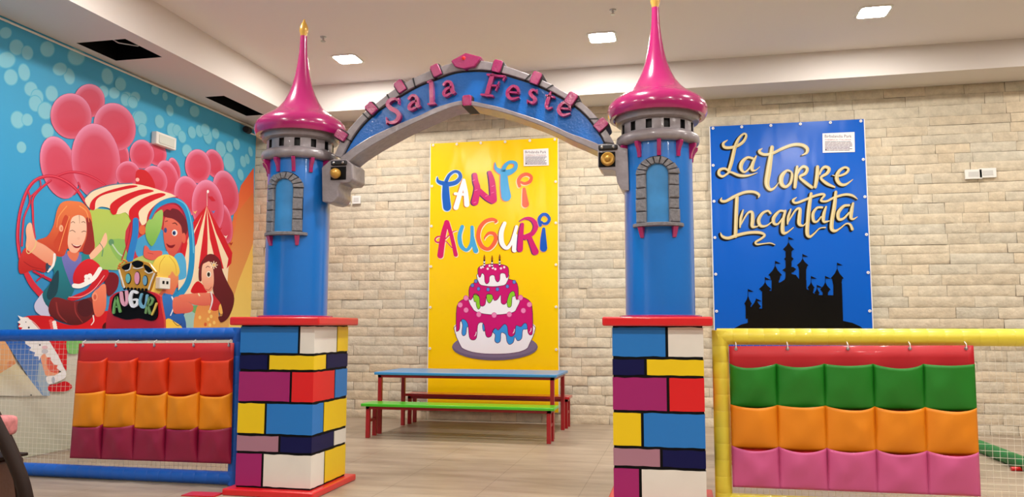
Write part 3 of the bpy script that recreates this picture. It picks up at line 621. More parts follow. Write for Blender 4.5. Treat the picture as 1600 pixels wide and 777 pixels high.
# --- blue banner
a = Art(lambda x, y: onY(x, y, YP-.004), (0, -1, 0))
CR, BK = (206, 186, 134), (10, 10, 16)
def script(fr, letters):
    a.frame(*fr)
    s1 = a.lv+1
    for dx, dy in ((-10, 7), (-21, 14)):
        a.lv += 1
        for st in letters: a.stroke(st, BK, dx=dx, dy=dy, extra=6, lvl=False)
    a.lv += 1
    for st in letters: a.stroke(st, CR, lvl=False)
    a.lv += 1
    for st in letters: a.stroke([(p[0]-p[2]*.12, p[1]-p[2]*.1, p[2]*.28) for p in st], (226, 210, 168), lvl=False)
script((1110, 195, 7.4), [
    [(198,178,8),(150,215,30),(162,258,34),(230,265,34),(320,240,34),(385,190,34),(415,125,26),(385,105,24),(325,165,32),(285,260,40),(245,430,42),(215,525,38)],
    [(222,545,26),(170,508,28),(110,522,34),(98,570,34),(140,598,28),(190,572,24),(232,548,24),(330,585,34),(430,588,24),(545,555,6)],
    [(495,392,28),(430,378,28),(370,430,44),(352,500,44),(392,548,24),(450,505,20),(500,420,18)], [(530,362,18),(490,450,40),(482,518,38),(520,528,16),(570,488,8)]])
script((1190, 220, 8.63), [
    [(9,104,10),(-32,145,42),(30,185,38),(140,172,38),(280,105,40),(420,55,40),(540,55,44),(612,100,48),(608,160,36),(545,195,10)], [(142,88,50),(125,200,58),(95,400,74),(72,575,68),(110,655,44),(170,640,28),(235,560,8)],
    [(400,418,24),(340,402,30),(272,480,60),(268,575,58),(322,622,40),(388,570,38),(412,470,34),(402,420,24)],
    [(480,350,34),(465,480,48),(450,625,44)], [(492,440,20),(515,385,32),(565,348,38),(615,375,42),(592,440,42),(515,490,32),(600,570,44),(678,628,42)],
    [(755,352,44),(748,480,54),(724,622,44)], [(785,450,22),(812,385,34),(860,352,40),(910,380,46),(882,440,42),(800,500,34),(880,578,44),(985,625,22)],
    [(955,465,10),(1040,475,24),(1135,440,34),(1172,385,34),(1120,360,32),(1045,410,44),(1012,500,54),(1052,578,48),(1130,592,34),(1232,522,8)]])
script((1120, 290, 7.77), [
    [(60,148,8),(52,182,32),(110,190,34),(220,130,38),(340,82,34),(450,78,34),(512,112,32),(505,145,12)], [(245,145,44),(236,350,46),(226,615,44)],
    [(45,572,8),(68,618,32),(140,638,38),(260,600,38),(400,572,36),(520,572,36),(582,602,28),(540,645,28),(472,688,26),(490,715,22),(570,706,16),(650,700,16),(705,720,12)],
    [(320,298,18),(292,400,34),(282,508,18)], [(292,478,14),(370,342,24),(428,325,36),(435,420,46),(432,495,42),(480,500,20),(520,480,10)],
    [(652,338,28),(620,308,24),(552,340,34),(508,420,44),(532,488,38),(600,490,24),(670,440,12)],
    [(820,312,24),(760,312,28),(692,390,44),(694,458,38),(740,468,24),(798,400,20)], [(832,308,28),(802,450,44),(802,565,48),(850,572,24),(930,510,10)]])
script((1220, 290, 7.77), [
    [(122,288,18),(92,380,34),(82,468,18)], [(92,440,14),(178,302,24),(232,285,36),(226,380,48),(224,465,46),(270,488,20),(312,450,12)],
    [(368,98,34),(345,250,48),(330,400,48),(320,575,48),(350,622,34),(400,590,22),(470,522,14),(540,510,18)],
    [(190,145,10),(148,182,32),(182,212,28),(280,180,30),(400,130,30),(500,105,30),(532,118,26),(500,158,26),(492,188,28),(560,190,26),(650,145,28),(780,110,30),(870,122,30),(930,165,10)],
    [(502,266,28),(440,272,28),(392,340,38),(398,428,38),(440,438,24),(490,380,18)], [(550,258,22),(522,350,42),(522,438,36),(590,430,12)],
    [(668,78,34),(650,250,48),(622,420,48),(618,525,48),(660,552,34),(720,520,18),(790,466,18),(840,472,28),(868,530,36)],
    [(830,240,28),(762,252,34),(698,330,44),(704,408,38),(762,400,28),(830,330,22)], [(878,215,26),(860,300,44),(852,388,42),(880,408,24),(930,380,8)]])
a.frame(1100, 350, 4.318)
KB = (7, 7, 8)
a.poly([(190,712),(250,680),(295,668),(296,560),(330,560),(345,572),(395,572),(396,450),(455,452),(458,410),(470,400),(500,400),(520,392),(545,375),(556,330),(620,345),(640,372),(690,378),(692,440),(760,480),(880,482),(890,400),(930,400),(938,655),(1000,668),(1050,690),(1080,712)], KB, False)
def turret(x, wd, top, neck, base, flag, wall):
    a.poly([(x, top), (x+wd*.35, top+(neck-top)*.5), (x+wd, neck), (x+wd*.78, neck+4), (x+wd*.62, base), (x-wd*.62, base), (x-wd*.78, neck+4), (x-wd, neck), (x-wd*.35, top+(neck-top)*.5)], KB, False)
    a.poly([(x-wall, base-4), (x+wall, base-4), (x+wall, 640), (x-wall, 640)], KB, False)
    a.stroke([(x, top+4, 3), (x, flag, 3)], KB); a.poly([(x, flag), (x+14, flag+6), (x+38, flag+18), (x+20, flag+18), (x, flag+16)], KB, False)
turret(297, 26, 482, 540, 562, 440, 16); turret(352, 32, 504, 558, 572, 504, 18); turret(412, 42, 392, 440, 455, 360, 20)
turret(480, 46, 280, 346, 380, 250, 24); turret(665, 40, 232, 280, 308, 204, 24); turret(898, 44, 300, 368, 410, 262, 26)
turret(722, 24, 390, 430, 460, 352, 12); turret(762, 18, 430, 466, 478, 412, 10); turret(818, 36, 392, 444, 460, 352, 18)
turret(570, 38, 122, 172, 184, 88, 20)
a.poly([(540,236),(555,222),(590,222),(604,236),(590,252),(552,252)], KB, False); a.poly([(528,312),(552,296),(600,290),(622,306),(600,326),(552,326)], KB, False)
sticker(a, 1285, 206.5, 1335, 239, 2.2, 2)
bx0, bx1 = onY(1113, 350, YP).x, onY(1356.5, 350, YP).x; zt = onY(1230, 192, YP).z
G = [(bx0+.04+i*(bx1-bx0-.08)/5, zt-.03) for i in range(6)]+[(x, zt-.05-q*.52) for x in (bx0+.03, bx1-.03) for q in range(1, 6)]
banner('castle_banner', bx0, bx1, .75, zt, gloss('blue_vinyl_sheet', (6, 92, 198)), 'tall blue banner with La Torre Incantata over a black castle silhouette', a, G)
# ================================================================== SMALL FITTINGS
def plate(px, py, lb, g=None, wd=.105, hh=.065):
    p = onY(px, py, YB-.045)
    b = MB().box((-wd, -.012, -hh), (wd, .02, hh)); o = thing('wall_socket', lb, 'socket', p, g)
    b.build('plate', M['white'], o, bevel=.006)
    MB().box((-wd*.6, -.016, -hh*.5), (wd*.6, -.011, hh*.5)).build('insert', mat('socket_insert', (205, 203, 198), .4), o)
plate(1521, 272.5, 'white double socket plate on stone wall at right, left one of the pair'); plate(1543, 270.5, 'white double socket plate on stone wall at right, right one of the pair')
plate(541, 313, 'white socket plate beside the left tower, left one of the pair', wd=.07); plate(557, 312.5, 'white socket plate beside the left tower, right one of the pair', wd=.07)
p = onX(255, 222, XW+.03)
t = thing('emergency_light', 'white emergency light box on the mural above the balloons', 'emergency light', p)
MB().box((-.02, -.22, -.075), (.06, .2, .095)).build('housing', M['white'], t, bevel=.012)
MB().box((.06, -.17, -.05), (.068, .15, .065)).build('lens', mat('lens_plastic', (216, 218, 210), .25), t, bevel=.003)
p = onX(252, 443, XW+.03)
t = thing('wall_socket', 'white socket box on the mural beside the golden crown', 'socket', p)
MB().box((-.02, -.11, -.075), (.06, .11, .075)).build('housing', M['white'], t, bevel=.01)
for q in (-.04, .04): MB().box((.06, q-.02, -.01), (.064, q+.02, .03)).build('outlet', M['black'], t)
p = onX(386, 203, XW+.06)
t = thing('wall_camera', 'small dark camera on bracket at the top of the mural corner', 'camera')
MB().tube([p+Vector((-.06, 0, 0)), p+Vector((.02, 0, 0))], .025).build('bracket', M['chrome'], t)
MB().tube([p+Vector((0, .05, .0)), p+Vector((.05, -.12, -.02))], [.055, .05]).build('body', M['dark'], t, smooth=True)
MB().tube([p+Vector((0, .1, -.03)), p+Vector((.1, .25, -.06)), p+Vector((.3, .3, -.05))], .012).build('cable', M['white'], t)
zc = zl(7.6)
tag(MB().tube([(-6.48, 7.40, 4.95), (-6.42, 7.5, 4.74), (-6.3, 7.66, 4.66), (-6.15, 7.8, 4.66), (-6.05, 7.92, 4.9)], .008, 6).build('loose_cable', M['white'], smooth=True), 'thin loose cable sagging inside the open ceiling hatch', 'cable')
# ================================================================== TOWERS
PW, PY = .672, 6.115
TY = 6.45
rows_z = [1.1621, 1.0236, .7583, .4915, .3442]
BC = {'b': mat('brick_blue', (28, 118, 198), .4, bump=.05), 'w': mat('brick_white', (226, 222, 212), .4, var=.06, scale=5), 'y': mat('brick_yellow', (236, 200, 4), .4, bump=.05),
      'n': mat('brick_navy', (14, 16, 72), .45, spec=.2), 'm': mat('brick_magenta', (158, 22, 104), .4), 'r': mat('brick_red', (218, 20, 26), .4), 'u': mat('brick_mauve', (166, 118, 136), .4)}
LEFT = [(.80, 'bw', .66, 'y'), (.39, 'ny', .35, 'n'), (.705, 'mr', .62, 'b'), (.375, 'yb', .31, 'y'), (.575, 'un', .63, 'w'), (.355, 'mw', .37, 'y')]
RIGHT = [(.605, 'bw', .6, 'y'), (.365, 'ny', .4, 'n'), (.61, 'mr', .6, 'b'), (.32, 'yb', .32, 'y'), (.525, 'un', .6, 'w'), (.29, 'mw', .37, 'y')]
def pedestal(t, design, cx):
    x0 = cx-PW/2; x1 = cx+PW/2; L = t.location
    loc = lambda *p: (p[0]-L.x, p[1]-L.y, p[2])
    MB().box(loc(x0-.075, PY-.09, 0), loc(x1+.072, PY+PW+.10, .055)).build('base_slab', M['red'], t, bevel=.012)
    MB().box(loc(x0-.075, PY-.075, 1.405), loc(x1+.075, PY+PW+.075, 1.475)).build('cap_slab', M['red'], t, bevel=.014)
    keys = list(BC); b = MB(); mats = [M['black']]+[BC[k] for k in keys]
    b.box(loc(x0, PY, .05), loc(x1, PY+PW, 1.41), 0)
    zs = [1.405]+rows_z+[.058]; g = .0105; e = .005
    def face(z0, z1, pts, mi):    # raised painted block wrapped round the listed faces
        P = []
        for i in range(len(pts)-1):
            m_ = max(1, int(math.dist(pts[i], pts[i+1])/.03))
            P += [(pts[i][0]+(pts[i+1][0]-pts[i][0])*k/m_, pts[i][1]+(pts[i+1][1]-pts[i][1])*k/m_) for k in range(m_)]
        P.append(pts[-1]); n = len(P); v = []; pts = P
        for z in (z0, z1):
            for p in P: v.append(loc(p[0], p[1], z+noise.noise(Vector((p[0]*14+cx, p[1]*14, z*31)))*.006))
        b.add(v, [(i, i+1, n+i+1, n+i) for i in range(n-1)], mi)
        v2 = []
    for i in range(6):
        zt_, zb_ = zs[i]-g, zs[i+1]+g; a1, cc, s1, sc = design[i]
        xm = x0+PW*a1; ym = PY+PW*s1; k1 = 1+keys.index(cc[0]); k2 = 1+keys.index(cc[1]); k3 = 1+keys.index(sc)
        q = e
        # outer skins, sitting slightly proud of the black joints; the first and last wrap onto the hidden sides
        face(zb_, zt_, [(x0-q, PY+PW*.35), (x0-q, PY-q), (xm-g, PY-q), (xm-g, PY)], k1)
        face(zb_, zt_, [(xm+g, PY), (xm+g, PY-q), (x1+q, PY-q), (x1+q, ym-g), (x1, ym-g)], k2)
        face(zb_, zt_, [(x1, ym+g), (x1+q, ym+g), (x1+q, PY+PW+q), (x0+PW*.5, PY+PW+q), (x0+PW*.5, PY+PW)], k3)
        face(zb_, zt_, [(x0+PW*.5-g*2, PY+PW), (x0+PW*.5-g*2, PY+PW+q), (x0-q, PY+PW+q), (x0-q, PY+PW*.35+g*2), (x0, PY+PW*.35+g*2)], k2)
    o = b.build('brick_column', mats, t)
RC = .275
def tower(cx, cxp, design, label, ph, ndx):
    t = thing('castle_tower', label, 'tower', (cx, TY, 0))
    pedestal(t, design, cxp)
    Z = lambda y: onY(1030, y, TY).z
    MB().lathe([(.0, 1.475), (.325, 1.475), (.325, 1.487), (.31, 1.492), (0, 1.492)], 48).build('foot_disc', M['pink'], t, smooth=True)
    MB().lathe([(RC, 1.49), (RC, Z(222))], 64).build('shaft', M['blue'], t, smooth=True)
    def ring(name, r, z0, z1, m_): MB().lathe([(RC-.02, z0), (r-.03, z0), (r-.008, z0+.012), (r, z0+(z1-z0)*.4), (r-.004, z1-.015), (r-.02, z1), (RC-.02, z1)], 64).build(name, m_, t, smooth=True)
    zlo0, zlo1, zb0, zb1, zu1 = Z(231), Z(215), Z(216), Z(196), Z(176)
    ring('lower_ring', .3385, zlo0, zlo1, M['grey']); ring('upper_ring', .342, zb1-.005, zu1, M['grey'])
    # gallery with thirteen square openings
    b = MB(); r = .294; N = 13; zw0 = zb0+(zb1-zb0)*.18; zw1 = zb0+(zb1-zb0)*.86; hw = .062*1.35
    pt = lambda a_, rr_, z: (rr_*math.sin(a_), -rr_*math.cos(a_), z)
    for k in range(N):
        c = ph+2*PI*k/N; c2 = ph+2*PI*(k+1)/N; a0, a1 = c-hw, c+hw
        for (u0, u1, z0, z1) in ((a0, a1, zb0, zw0), (a0, a1, zw1, zb1)):
            for j in range(3):
                p, q = u0+(u1-u0)*j/3, u0+(u1-u0)*(j+1)/3; b.add([pt(p, r, z0), pt(q, r, z0), pt(q, r, z1), pt(p, r, z1)], [(0, 1, 2, 3)])
        for j in range(4):
            p, q = a1+(c2-hw-a1)*j/4, a1+(c2-hw-a1)*(j+1)/4; b.add([pt(p, r, zb0), pt(q, r, zb0), pt(q, r, zb1), pt(p, r, zb1)], [(0, 1, 2, 3)])
        for (u, v_) in (((a0, zw0), (a1, zw0)), ((a1, zw0), (a1, zw1)), ((a1, zw1), (a0, zw1)), ((a0, zw1), (a0, zw0))):
            b.add([pt(u[0], r, u[1]), pt(v_[0], r, v_[1]), pt(v_[0], r-.035, v_[1]), pt(u[0], r-.035, u[1])], [(0, 1, 2, 3)], 1)
    b.build('gallery', [M['grey'], M['dark']], t)
    MB().lathe([(r-.03, zb0), (r-.03, zb1)], 52).build('gallery_core', M['dark'], t)
    # roof
    prof = [(.03, 11.7), (.032, 22), (.037, 40), (.05, 60), (.068, 80), (.09, 97), (.122, 113), (.16, 127), (.205, 138), (.255, 146.5), (.31, 153), (.36, 159), (.392, 165), (.407, 173), (.404, 181), (.388, 187), (.36, 187), (.335, 182), (.3, 178)]
    MB().lathe([(a_, Z(y)) for a_, y in prof], 72).build('roof_cone', M['pink'], t, smooth=True)
    z0 = Z(12.5)
    MB().lathe([(0, z0-.01), (.028, z0-.005), (.032, z0+.015), (.032, z0+.025), (.041, z0+.05), (.039, z0+.08), (.028, z0+.112), (.014, z0+.14), (.006, z0+.163), (0, z0+.17)], 24).build('finial', M['gold'], t, smooth=True)
    # curved brackets under the ring
    for k in range(ndx):
        a_ = ph*.4+.14+2*PI*k/ndx; b = MB(); pr = [(RC+.055, zlo0), (RC+.05, zlo0-.03), (RC+.03, zlo0-.055), (RC+.016, zlo0-.09), (RC+.014, zlo0-.125), (RC-.01, zlo0-.125), (RC-.01, zlo0)]
        n = len(pr); v = []
        for s_ in (-.016, .016):
            for r_, z_ in pr: v.append((r_*math.sin(a_)+s_*math.cos(a_), -r_*math.cos(a_)+s_*math.sin(a_), z_))
        b.add(v, [tuple(range(n)), tuple(range(n, 2*n))]+[(i, (i+1) % n, n+(i+1) % n, n+i) for i in range(n)])
        b.build('bracket', M['pink'], t, bevel=.004)
    # arched window wrapped on the shaft
    W = lambda u, z, r_: (r_*math.sin(u/RC), -r_*math.cos(u/RC), z)
    zs0, zr = Z(355), Z(282)
    wi, wo = .083, .162
    b = MB()
    def blk(c4, r1):
        v = [W(p[0], p[1], RC-.004) for p in c4]+[W(p[0], p[1], r1) for p in c4]
        mid = [sum(p[0] for p in c4)/4, sum(p[1] for p in c4)/4]
        v2 = [W(mid[0]+(p[0]-mid[0])*.84, mid[1]+(p[1]-mid[1])*.84, r1+.009) for p in c4]
        b.add(v+v2, [(0, 1, 5, 4), (1, 2, 6, 5), (2, 3, 7, 6), (3, 0, 4, 7), (4, 5, 9, 8), (5, 6, 10, 9), (6, 7, 11, 10), (7, 4, 8, 11), (8, 9, 10, 11)])
    rn = random.Random(11)
    for s_ in (-1, 1):
        zz = zs0; hs = (.075, .085, .07, .09) if s_ < 0 else (.09, .07, .085, .075); sc = (zr-zs0)/sum(hs)
        for h_ in hs:
            h_ *= sc; j = rn.uniform(-.004, .004)
            blk([(s_*wi, zz+.002), (s_*(wo+j), zz+.002), (s_*(wo+j), zz+h_-.002), (s_*wi, zz+h_-.002)], RC+.026+rn.uniform(-.004, .006)); zz += h_
    na = 9
    for k in range(na):
        a0, a1 = PI*k/na+.02, PI*(k+1)/na-.02; j = rn.uniform(-.004, .006); hz = 1.0
        blk([(wi*math.cos(a0), zr+wi*math.sin(a0)), ((wo+j)*math.cos(a0), zr+(wo+j)*math.sin(a0)*.86), ((wo+j)*math.cos(a1), zr+(wo+j)*math.sin(a1)*.86), (wi*math.cos(a1), zr+wi*math.sin(a1))], RC+.026+rn.uniform(-.004, .006))
    wf = b.build('window_surround', M['stone'], t)
    b = MB()
    pl = [(-wo-.006, zs0)]+[((wo+.006)*math.cos(PI-PI*k/12), zr+(wo+.006)*math.sin(PI*k/12)*.87) for k in range(13)]+[(wo+.006, zs0)]
    v = [W(0, (zs0+zr)/2, RC+.003)]+[W(p[0], p[1], RC+.003) for p in pl]; b.add(v, [(0, i, i+1) for i in range(1, len(pl))])
    b.v = []; b.f = []; b.m = []
    nx = 14
    def topz(u, ww, k=1): return zr+math.sqrt(max(0, ww*ww-u*u))*k
    for (ww, rr_, mi, kk) in ((wo+.006, RC+.002, 0, .87), (wi+.004, RC+.005, 1, 1)):
        v = []; f = []
        for i in range(nx+1):
            u = -ww+2*ww*i/nx
            for j in range(6): v.append(W(u, zs0+(topz(u, ww, kk)-zs0)*j/5, rr_))
        for i in range(nx):
            for j in range(5): f.append((i*6+j, i*6+6+j, i*6+7+j, i*6+1+j))
        b.add(v, f, mi)
    b.build('window_pane', [M['black'], M['pane']], t)
    b = MB(); n = 16; v = []
    for z_ in (zs0-.028, zs0-.002):
        for i in range(n+1): u = -.215+.43*i/n; v.append(W(u*.98, z_, RC+.012+.062*math.cos(u/.215*PI/2)**.6 if abs(u) < .2149 else RC+.012))
        for i in range(n+1): u = .215-.43*i/n; v.append(W(u*.98, z_, RC-.01))
    k = 2*(n+1)
    b.add(v, [tuple(range(k)), tuple(range(k, 2*k))]+[(i, (i+1) % k, k+(i+1) % k, k+i) for i in range(k)]); b.build('window_sill', M['stone'], t, bevel=.003)
    for s_ in (-1, 1):
        b = MB(); u = s_*.125; c4 = [(u-.02, zs0-.028), (u+.02, zs0-.028), (u+.014, zs0-.115), (u-.014, zs0-.115)]
        v = [W(p[0], p[1], RC-.003) for p in c4]+[W(c4[0][0], c4[0][1], RC+.045), W(c4[1][0], c4[1][1], RC+.045), W(c4[2][0], c4[2][1], RC+.014), W(c4[3][0], c4[3][1], RC+.014)]
        b.add(v, [(0, 1, 2, 3), (4, 5, 6, 7), (0, 1, 5, 4), (1, 2, 6, 5), (2, 3, 7, 6), (3, 0, 4, 7)]); b.build('sill_bracket', M['pink'], t, bevel=.004)
    return t
XTL, XTR = -3.345, -.155
tower(XTL, -3.332, LEFT, 'left castle tower with magenta spire on painted brick pedestal', .38, 12)
tower(XTR, -.173, RIGHT, 'right castle tower with magenta spire nearest the blue banner', -.2, 11)
# ================================================================== ARCH SIGN
YA = 6.30
arch = thing('arch_sign', 'blue Sala Feste arch with grey rims spanning the two towers', 'arch', ((XTL+XTR)/2, YA, 2.6))
AO = arch.location
def al(px, py, Y=YA): p = onY(px, py, Y); return (p.x-AO.x, p.z-AO.z)
def curve(pts, n, Y=YA):
    s = spline([al(*p, Y) for p in pts], 8); L = [0]
    for i in range(1, len(s)): L.append(L[-1]+math.hypot(s[i][0]-s[i-1][0], s[i][1]-s[i-1][1]))
    out = []; j = 0
    for k in range(n+1):
        d = L[-1]*k/n
        while j < len(L)-2 and L[j+1] < d: j += 1
        t = (d-L[j])/max(1e-9, L[j+1]-L[j]); out.append(tuple(s[j][q]*(1-t)+s[j+1][q]*t for q in (0, 1)))
    return out
outer = [(522,243),(531,223),(541,206.5),(555.7,189),(571,174),(586.6,161.7),(600.5,151),(616,139.5),(634.4,128.6),(650,120),(671,111),(694,102),(712,97.5),(731,95),(751,94.6),(769,97.5),(789,103),(809,109.5),(829,117),(848,125.5),(866,134),(880,143),(897,152),(912,163),(927,177),(939,191),(950,207),(960,224)]
inner = [(533,247),(541,230),(549,216),(561,199),(574,185),(588,173),(600,164),(613,155.5),(636,141.5),(657,130.5),(678,123),(697,115.5),(712,111),(728,109),(747,108.5),(766,110),(785,114),(806,120),(828,127),(848,136),(866,145),(882,154),(898,164),(910,174),(920,184),(930,197),(939,210),(945,222)]
low_t = [(531,248),(551,232),(577,215.5),(603,203),(628,192),(654,181.5),(680,169),(705,161),(722,157.5),(738.5,158.5),(760,163),(782,168),(812,177.5),(843.6,188),(868,198),(890,208.3),(912,216),(934,225)]
low_b = [(541,257),(558,243),(581,228),(606,214),(630,201),(656,189),(682,177.5),(706,168),(723,164.5),(738.5,165.5),(760,170),(782,175),(812,184.5),(842,195.5),(866,206),(888,217),(910,226.5),(936,238)]
NB = 56
O_, I_ = curve(outer, NB), curve(inner, NB); LT, LB = curve(low_t, NB), curve(low_b, NB)
MB().band(I_, LT, .03, .22).build('face_panel', M['blueb'], arch)
def toward(A_, B_, d): return [(a_[0]+(b_[0]-a_[0])*d/max(1e-6, math.dist(a_, b_)), a_[1]+(b_[1]-a_[1])*d/max(1e-6, math.dist(a_, b_))) for a_, b_ in zip(A_, B_)]
MB().band(I_, toward(I_, LT, .013), .026, .04).build('panel_line_and_shade', M['dark'], arch)  # dark strip: outline paint plus the rim's shadow put into the colour
MB().band(toward(LT, I_, .005), LT, .026, .04).build('panel_line_and_shade', M['dark'], arch)
segs = [(0, 6), (6, 13), (13, 20), (20, 26), (26, 36), (36, 42), (42, 49), (49, 56)]
b = MB(); b.band(O_, I_, 0, .25, 0)
b.build('upper_rim', [M['grey']], arch, bevel=.006)
j = MB()
for k in (3, 8, 13, 18, 22, 38, 42, 47, 51):
    a0, a1, i0, i1 = O_[k], O_[k+1], I_[k], I_[k+1]
    f_ = lambda p, q, t: (p[0]+(q[0]-p[0])*t, p[1]+(q[1]-p[1])*t)
    o0, o1 = f_(a0, a1, .25), f_(a0, a1, .5); n0, n1 = f_(i0, i1, .25), f_(i0, i1, .5)
    up = lambda p, q, e: (p[0]+(p[0]-q[0])*e, p[1]+(p[1]-q[1])*e)
    j.band([up(o0, n0, .03), up(o1, n1, .03)], [up(n0, o0, .03), up(n1, o1, .03)], -.003, .252)
j.build('rim_joint', M['dark'], arch)
MB().band(LT, LB, -.01, .25).build('lower_rim', M['grey'], arch, bevel=.006)
# rim blocks, each with a dark outline; rim lines above hold some painted shadow
def cubelet(px, py, w_, h_, ang, name='rim_block', m_=None, d0=-.03, d1=.28):
    p = al(px, py); k = 1/190.0; w_ *= k/2; h_ *= k/2; ca, sa = math.cos(ang), math.sin(ang)
    pts = [(-w_*.9, -h_), (w_*.9, -h_), (w_, -h_*.6), (w_, h_*.7), (w_*.8, h_), (-w_*.8, h_), (-w_, h_*.7), (-w_, -h_*.6)]
    b = MB().prism([(p[0]+x*ca-z*sa, p[1]+x*sa+z*ca) for x, z in pts], d0, d1)
    b.prism([(p[0]+x*1.28*ca-z*1.04*sa, p[1]+x*1.28*sa+z*1.04*ca) for x, z in pts], -.006, .256, 1)  # wider dark slab: black painted edge together with painted-in shading round the block
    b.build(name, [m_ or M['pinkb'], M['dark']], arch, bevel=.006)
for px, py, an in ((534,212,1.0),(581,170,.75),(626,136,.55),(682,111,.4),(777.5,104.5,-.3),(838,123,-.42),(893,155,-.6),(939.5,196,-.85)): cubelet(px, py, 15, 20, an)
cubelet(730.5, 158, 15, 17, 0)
pl = [al(*p) for p in ((706,97),(729,84.5),(754,91),(743,106),(728,109.5),(712,106))]
MB().prism(pl, -.035, .27).build('keystone', M['pinkb'], arch, bevel=.008)
g = MB(); q = al(726, 93); g.lathe([(0, -.012), (.012, -.008), (.022, 0)], 5); g.v = [Vector((q[0]+v.y, -.034+v.z, q[1]+v.x)) for v in g.v]; g.build('gem', M['red'], arch)
# letters
def letter3(fr, strokes):
    b = MB()
    for st in strokes:
        st = [(p[0], p[1], p[2] if len(p) > 2 else 24) for p in st]
        p_, L, Rr = ribbon(st, 5)
        C = lambda q: al(fr[0]+q[0]/fr[2], fr[1]+q[1]/fr[2])
        b.band([C(q) for q in L], [C(q) for q in Rr], -.022, .035)
        for q in (p_[0], p_[-1]):
            if q[2] > 14:
                b.prism([C((q[0]+q[2]/2*math.cos(t*PI/6), q[1]+q[2]/2*math.sin(t*PI/6))) for t in range(12)], -.0215, .035)
    b.build('letter', M['pinkb'], arch)
G1, G2 = (590, 110, 8.63), (740, 110, 8.635)
AL = lambda x, y: [[(x+0, y+45, 38), (x+40, y+5, 30), (x+95, y+20, 44), (x+108, y+90, 48), (x+118, y+150, 46), (x+158, y+142, 12)], [(x+108, y+80, 24), (x+40, y+100, 34), (x+2, y+155, 42), (x+18, y+195, 36), (x+80, y+170, 28)]]
letter3(G1, [[(290,415,22),(245,392,34),(180,408,44),(145,465,54),(190,522,60),(262,560,62),(296,620,58),(262,688,50),(190,712,40),(140,695,26)], [(292,375,12),(290,462,14)], [(128,640,14),(132,735,12)]])
letter3(G1, AL(432, 342))
letter3(G1, [[(728,160,50),(733,300,54),(738,445,54)], [(685,168,24),(740,152,24)], [(692,462,24),(784,455,24)]])
letter3(G1, AL(900, 155))
letter3(G2, [[(262,75,58),(222,200,58),(186,335,58)], [(112,335,28),(262,352,28)], [(195,66,28),(430,92,28)], [(425,90,22),(405,150,14)], [(240,212,24),(335,215,22)], [(348,165,16),(306,278,16)]])
EL = lambda x, y: [[(x-50, y+10, 24), (x+80, y+22, 24)], [(x+80, y+22, 28), (x+66, y-42, 44), (x, y-68, 34), (x-60, y-10, 46), (x-64, y+60, 50), (x-10, y+102, 38), (x+90, y+78, 14)]]
letter3(G2, EL(532, 290))
letter3(G2, [[(855,292,20),(802,272,34),(766,312,44),(800,360,50),(838,402,48),(800,446,38),(738,422,20)], [(862,262,12),(856,320,12)], [(730,400,12),(730,455,12)]])
letter3(G2, [[(1045,300,18),(1020,370,46),(986,480,48),(1010,522,34),(1062,508,16)], [(985,345,24),(1095,372,24)]])
letter3(G2, EL(1222, 508))
# side consoles that carry the arch
def console(poly, fr, sq, ball, flip, lb):
    C = lambda q: al(fr[0]+q[0]/fr[2], fr[1]+q[1]/fr[2], YA-.02)
    t_ = arch
    o = MB().prism([C(p) for p in poly], -.02, .26).build('console', M['grey'], t_, bevel=.012)
    s0, s1 = C(sq[0]), C(sq[1])
    MB().box((min(s0[0], s1[0]), -.026, min(s0[1], s1[1])), (max(s0[0], s1[0]), -.018, max(s0[1], s1[1]))).build('recess', M['black'], o)
    c = C(ball[:2]); r = ball[2]/fr[2]/188
    b = MB()
    prof = [(r, 0), (r*1.0, .02), (r*.8, .035), (r*.45, .03), (r*.4, .045), (r*.2, .058), (0, .06)] if flip else [(r*.75, 0), (r, .02), (r*.96, .045), (r*.7, .075), (r*.3, .092), (0, .096)]
    b.lathe(prof, 28); b.v = [Vector((c[0]+v.x, -.024-v.z, c[1]+v.y)) for v in b.v]; b.build('boss', M['gold'], o, smooth=True)
    return o
c1 = console([(95,330),(140,316),(262,318),(328,368),(328,520),(300,552),(205,560),(182,600),(182,690),(150,740),(100,758),(20,745),(15,400)], (500, 200, 6.475), ((113,398),(262,522)), (172,468,56), False, '')
c2 = console([(108,198),(345,196),(385,238),(470,250),(490,760),(440,756),(392,742),(345,660),(322,520),(280,508),(150,506),(112,470)], (920, 200, 7.77), ((120,300),(322,470)), (232,382,82), True, '')
for (px, py, w_) in ((528, 254, 27), (949.5, 229.5, 29)):
    p = al(px, py, YA-.05); r = w_/2/188
    b = MB(); b.box((p[0]-r, -.045, p[1]-.02), (p[0]+r, .2, p[1]+.02)); o = b.build('clamp_plate', M['dark'], arch, bevel=.01)
    for s_ in (-.6, .6):
        g = MB(); g.lathe([(.013, 0), (.012, .008), (.006, .014), (0, .015)], 12); g.v = [Vector((p[0]+s_*r+v.x, -.045-v.z, p[1]+v.y)) for v in g.v]; g.build('rivet', M['chrome'], o, smooth=True)
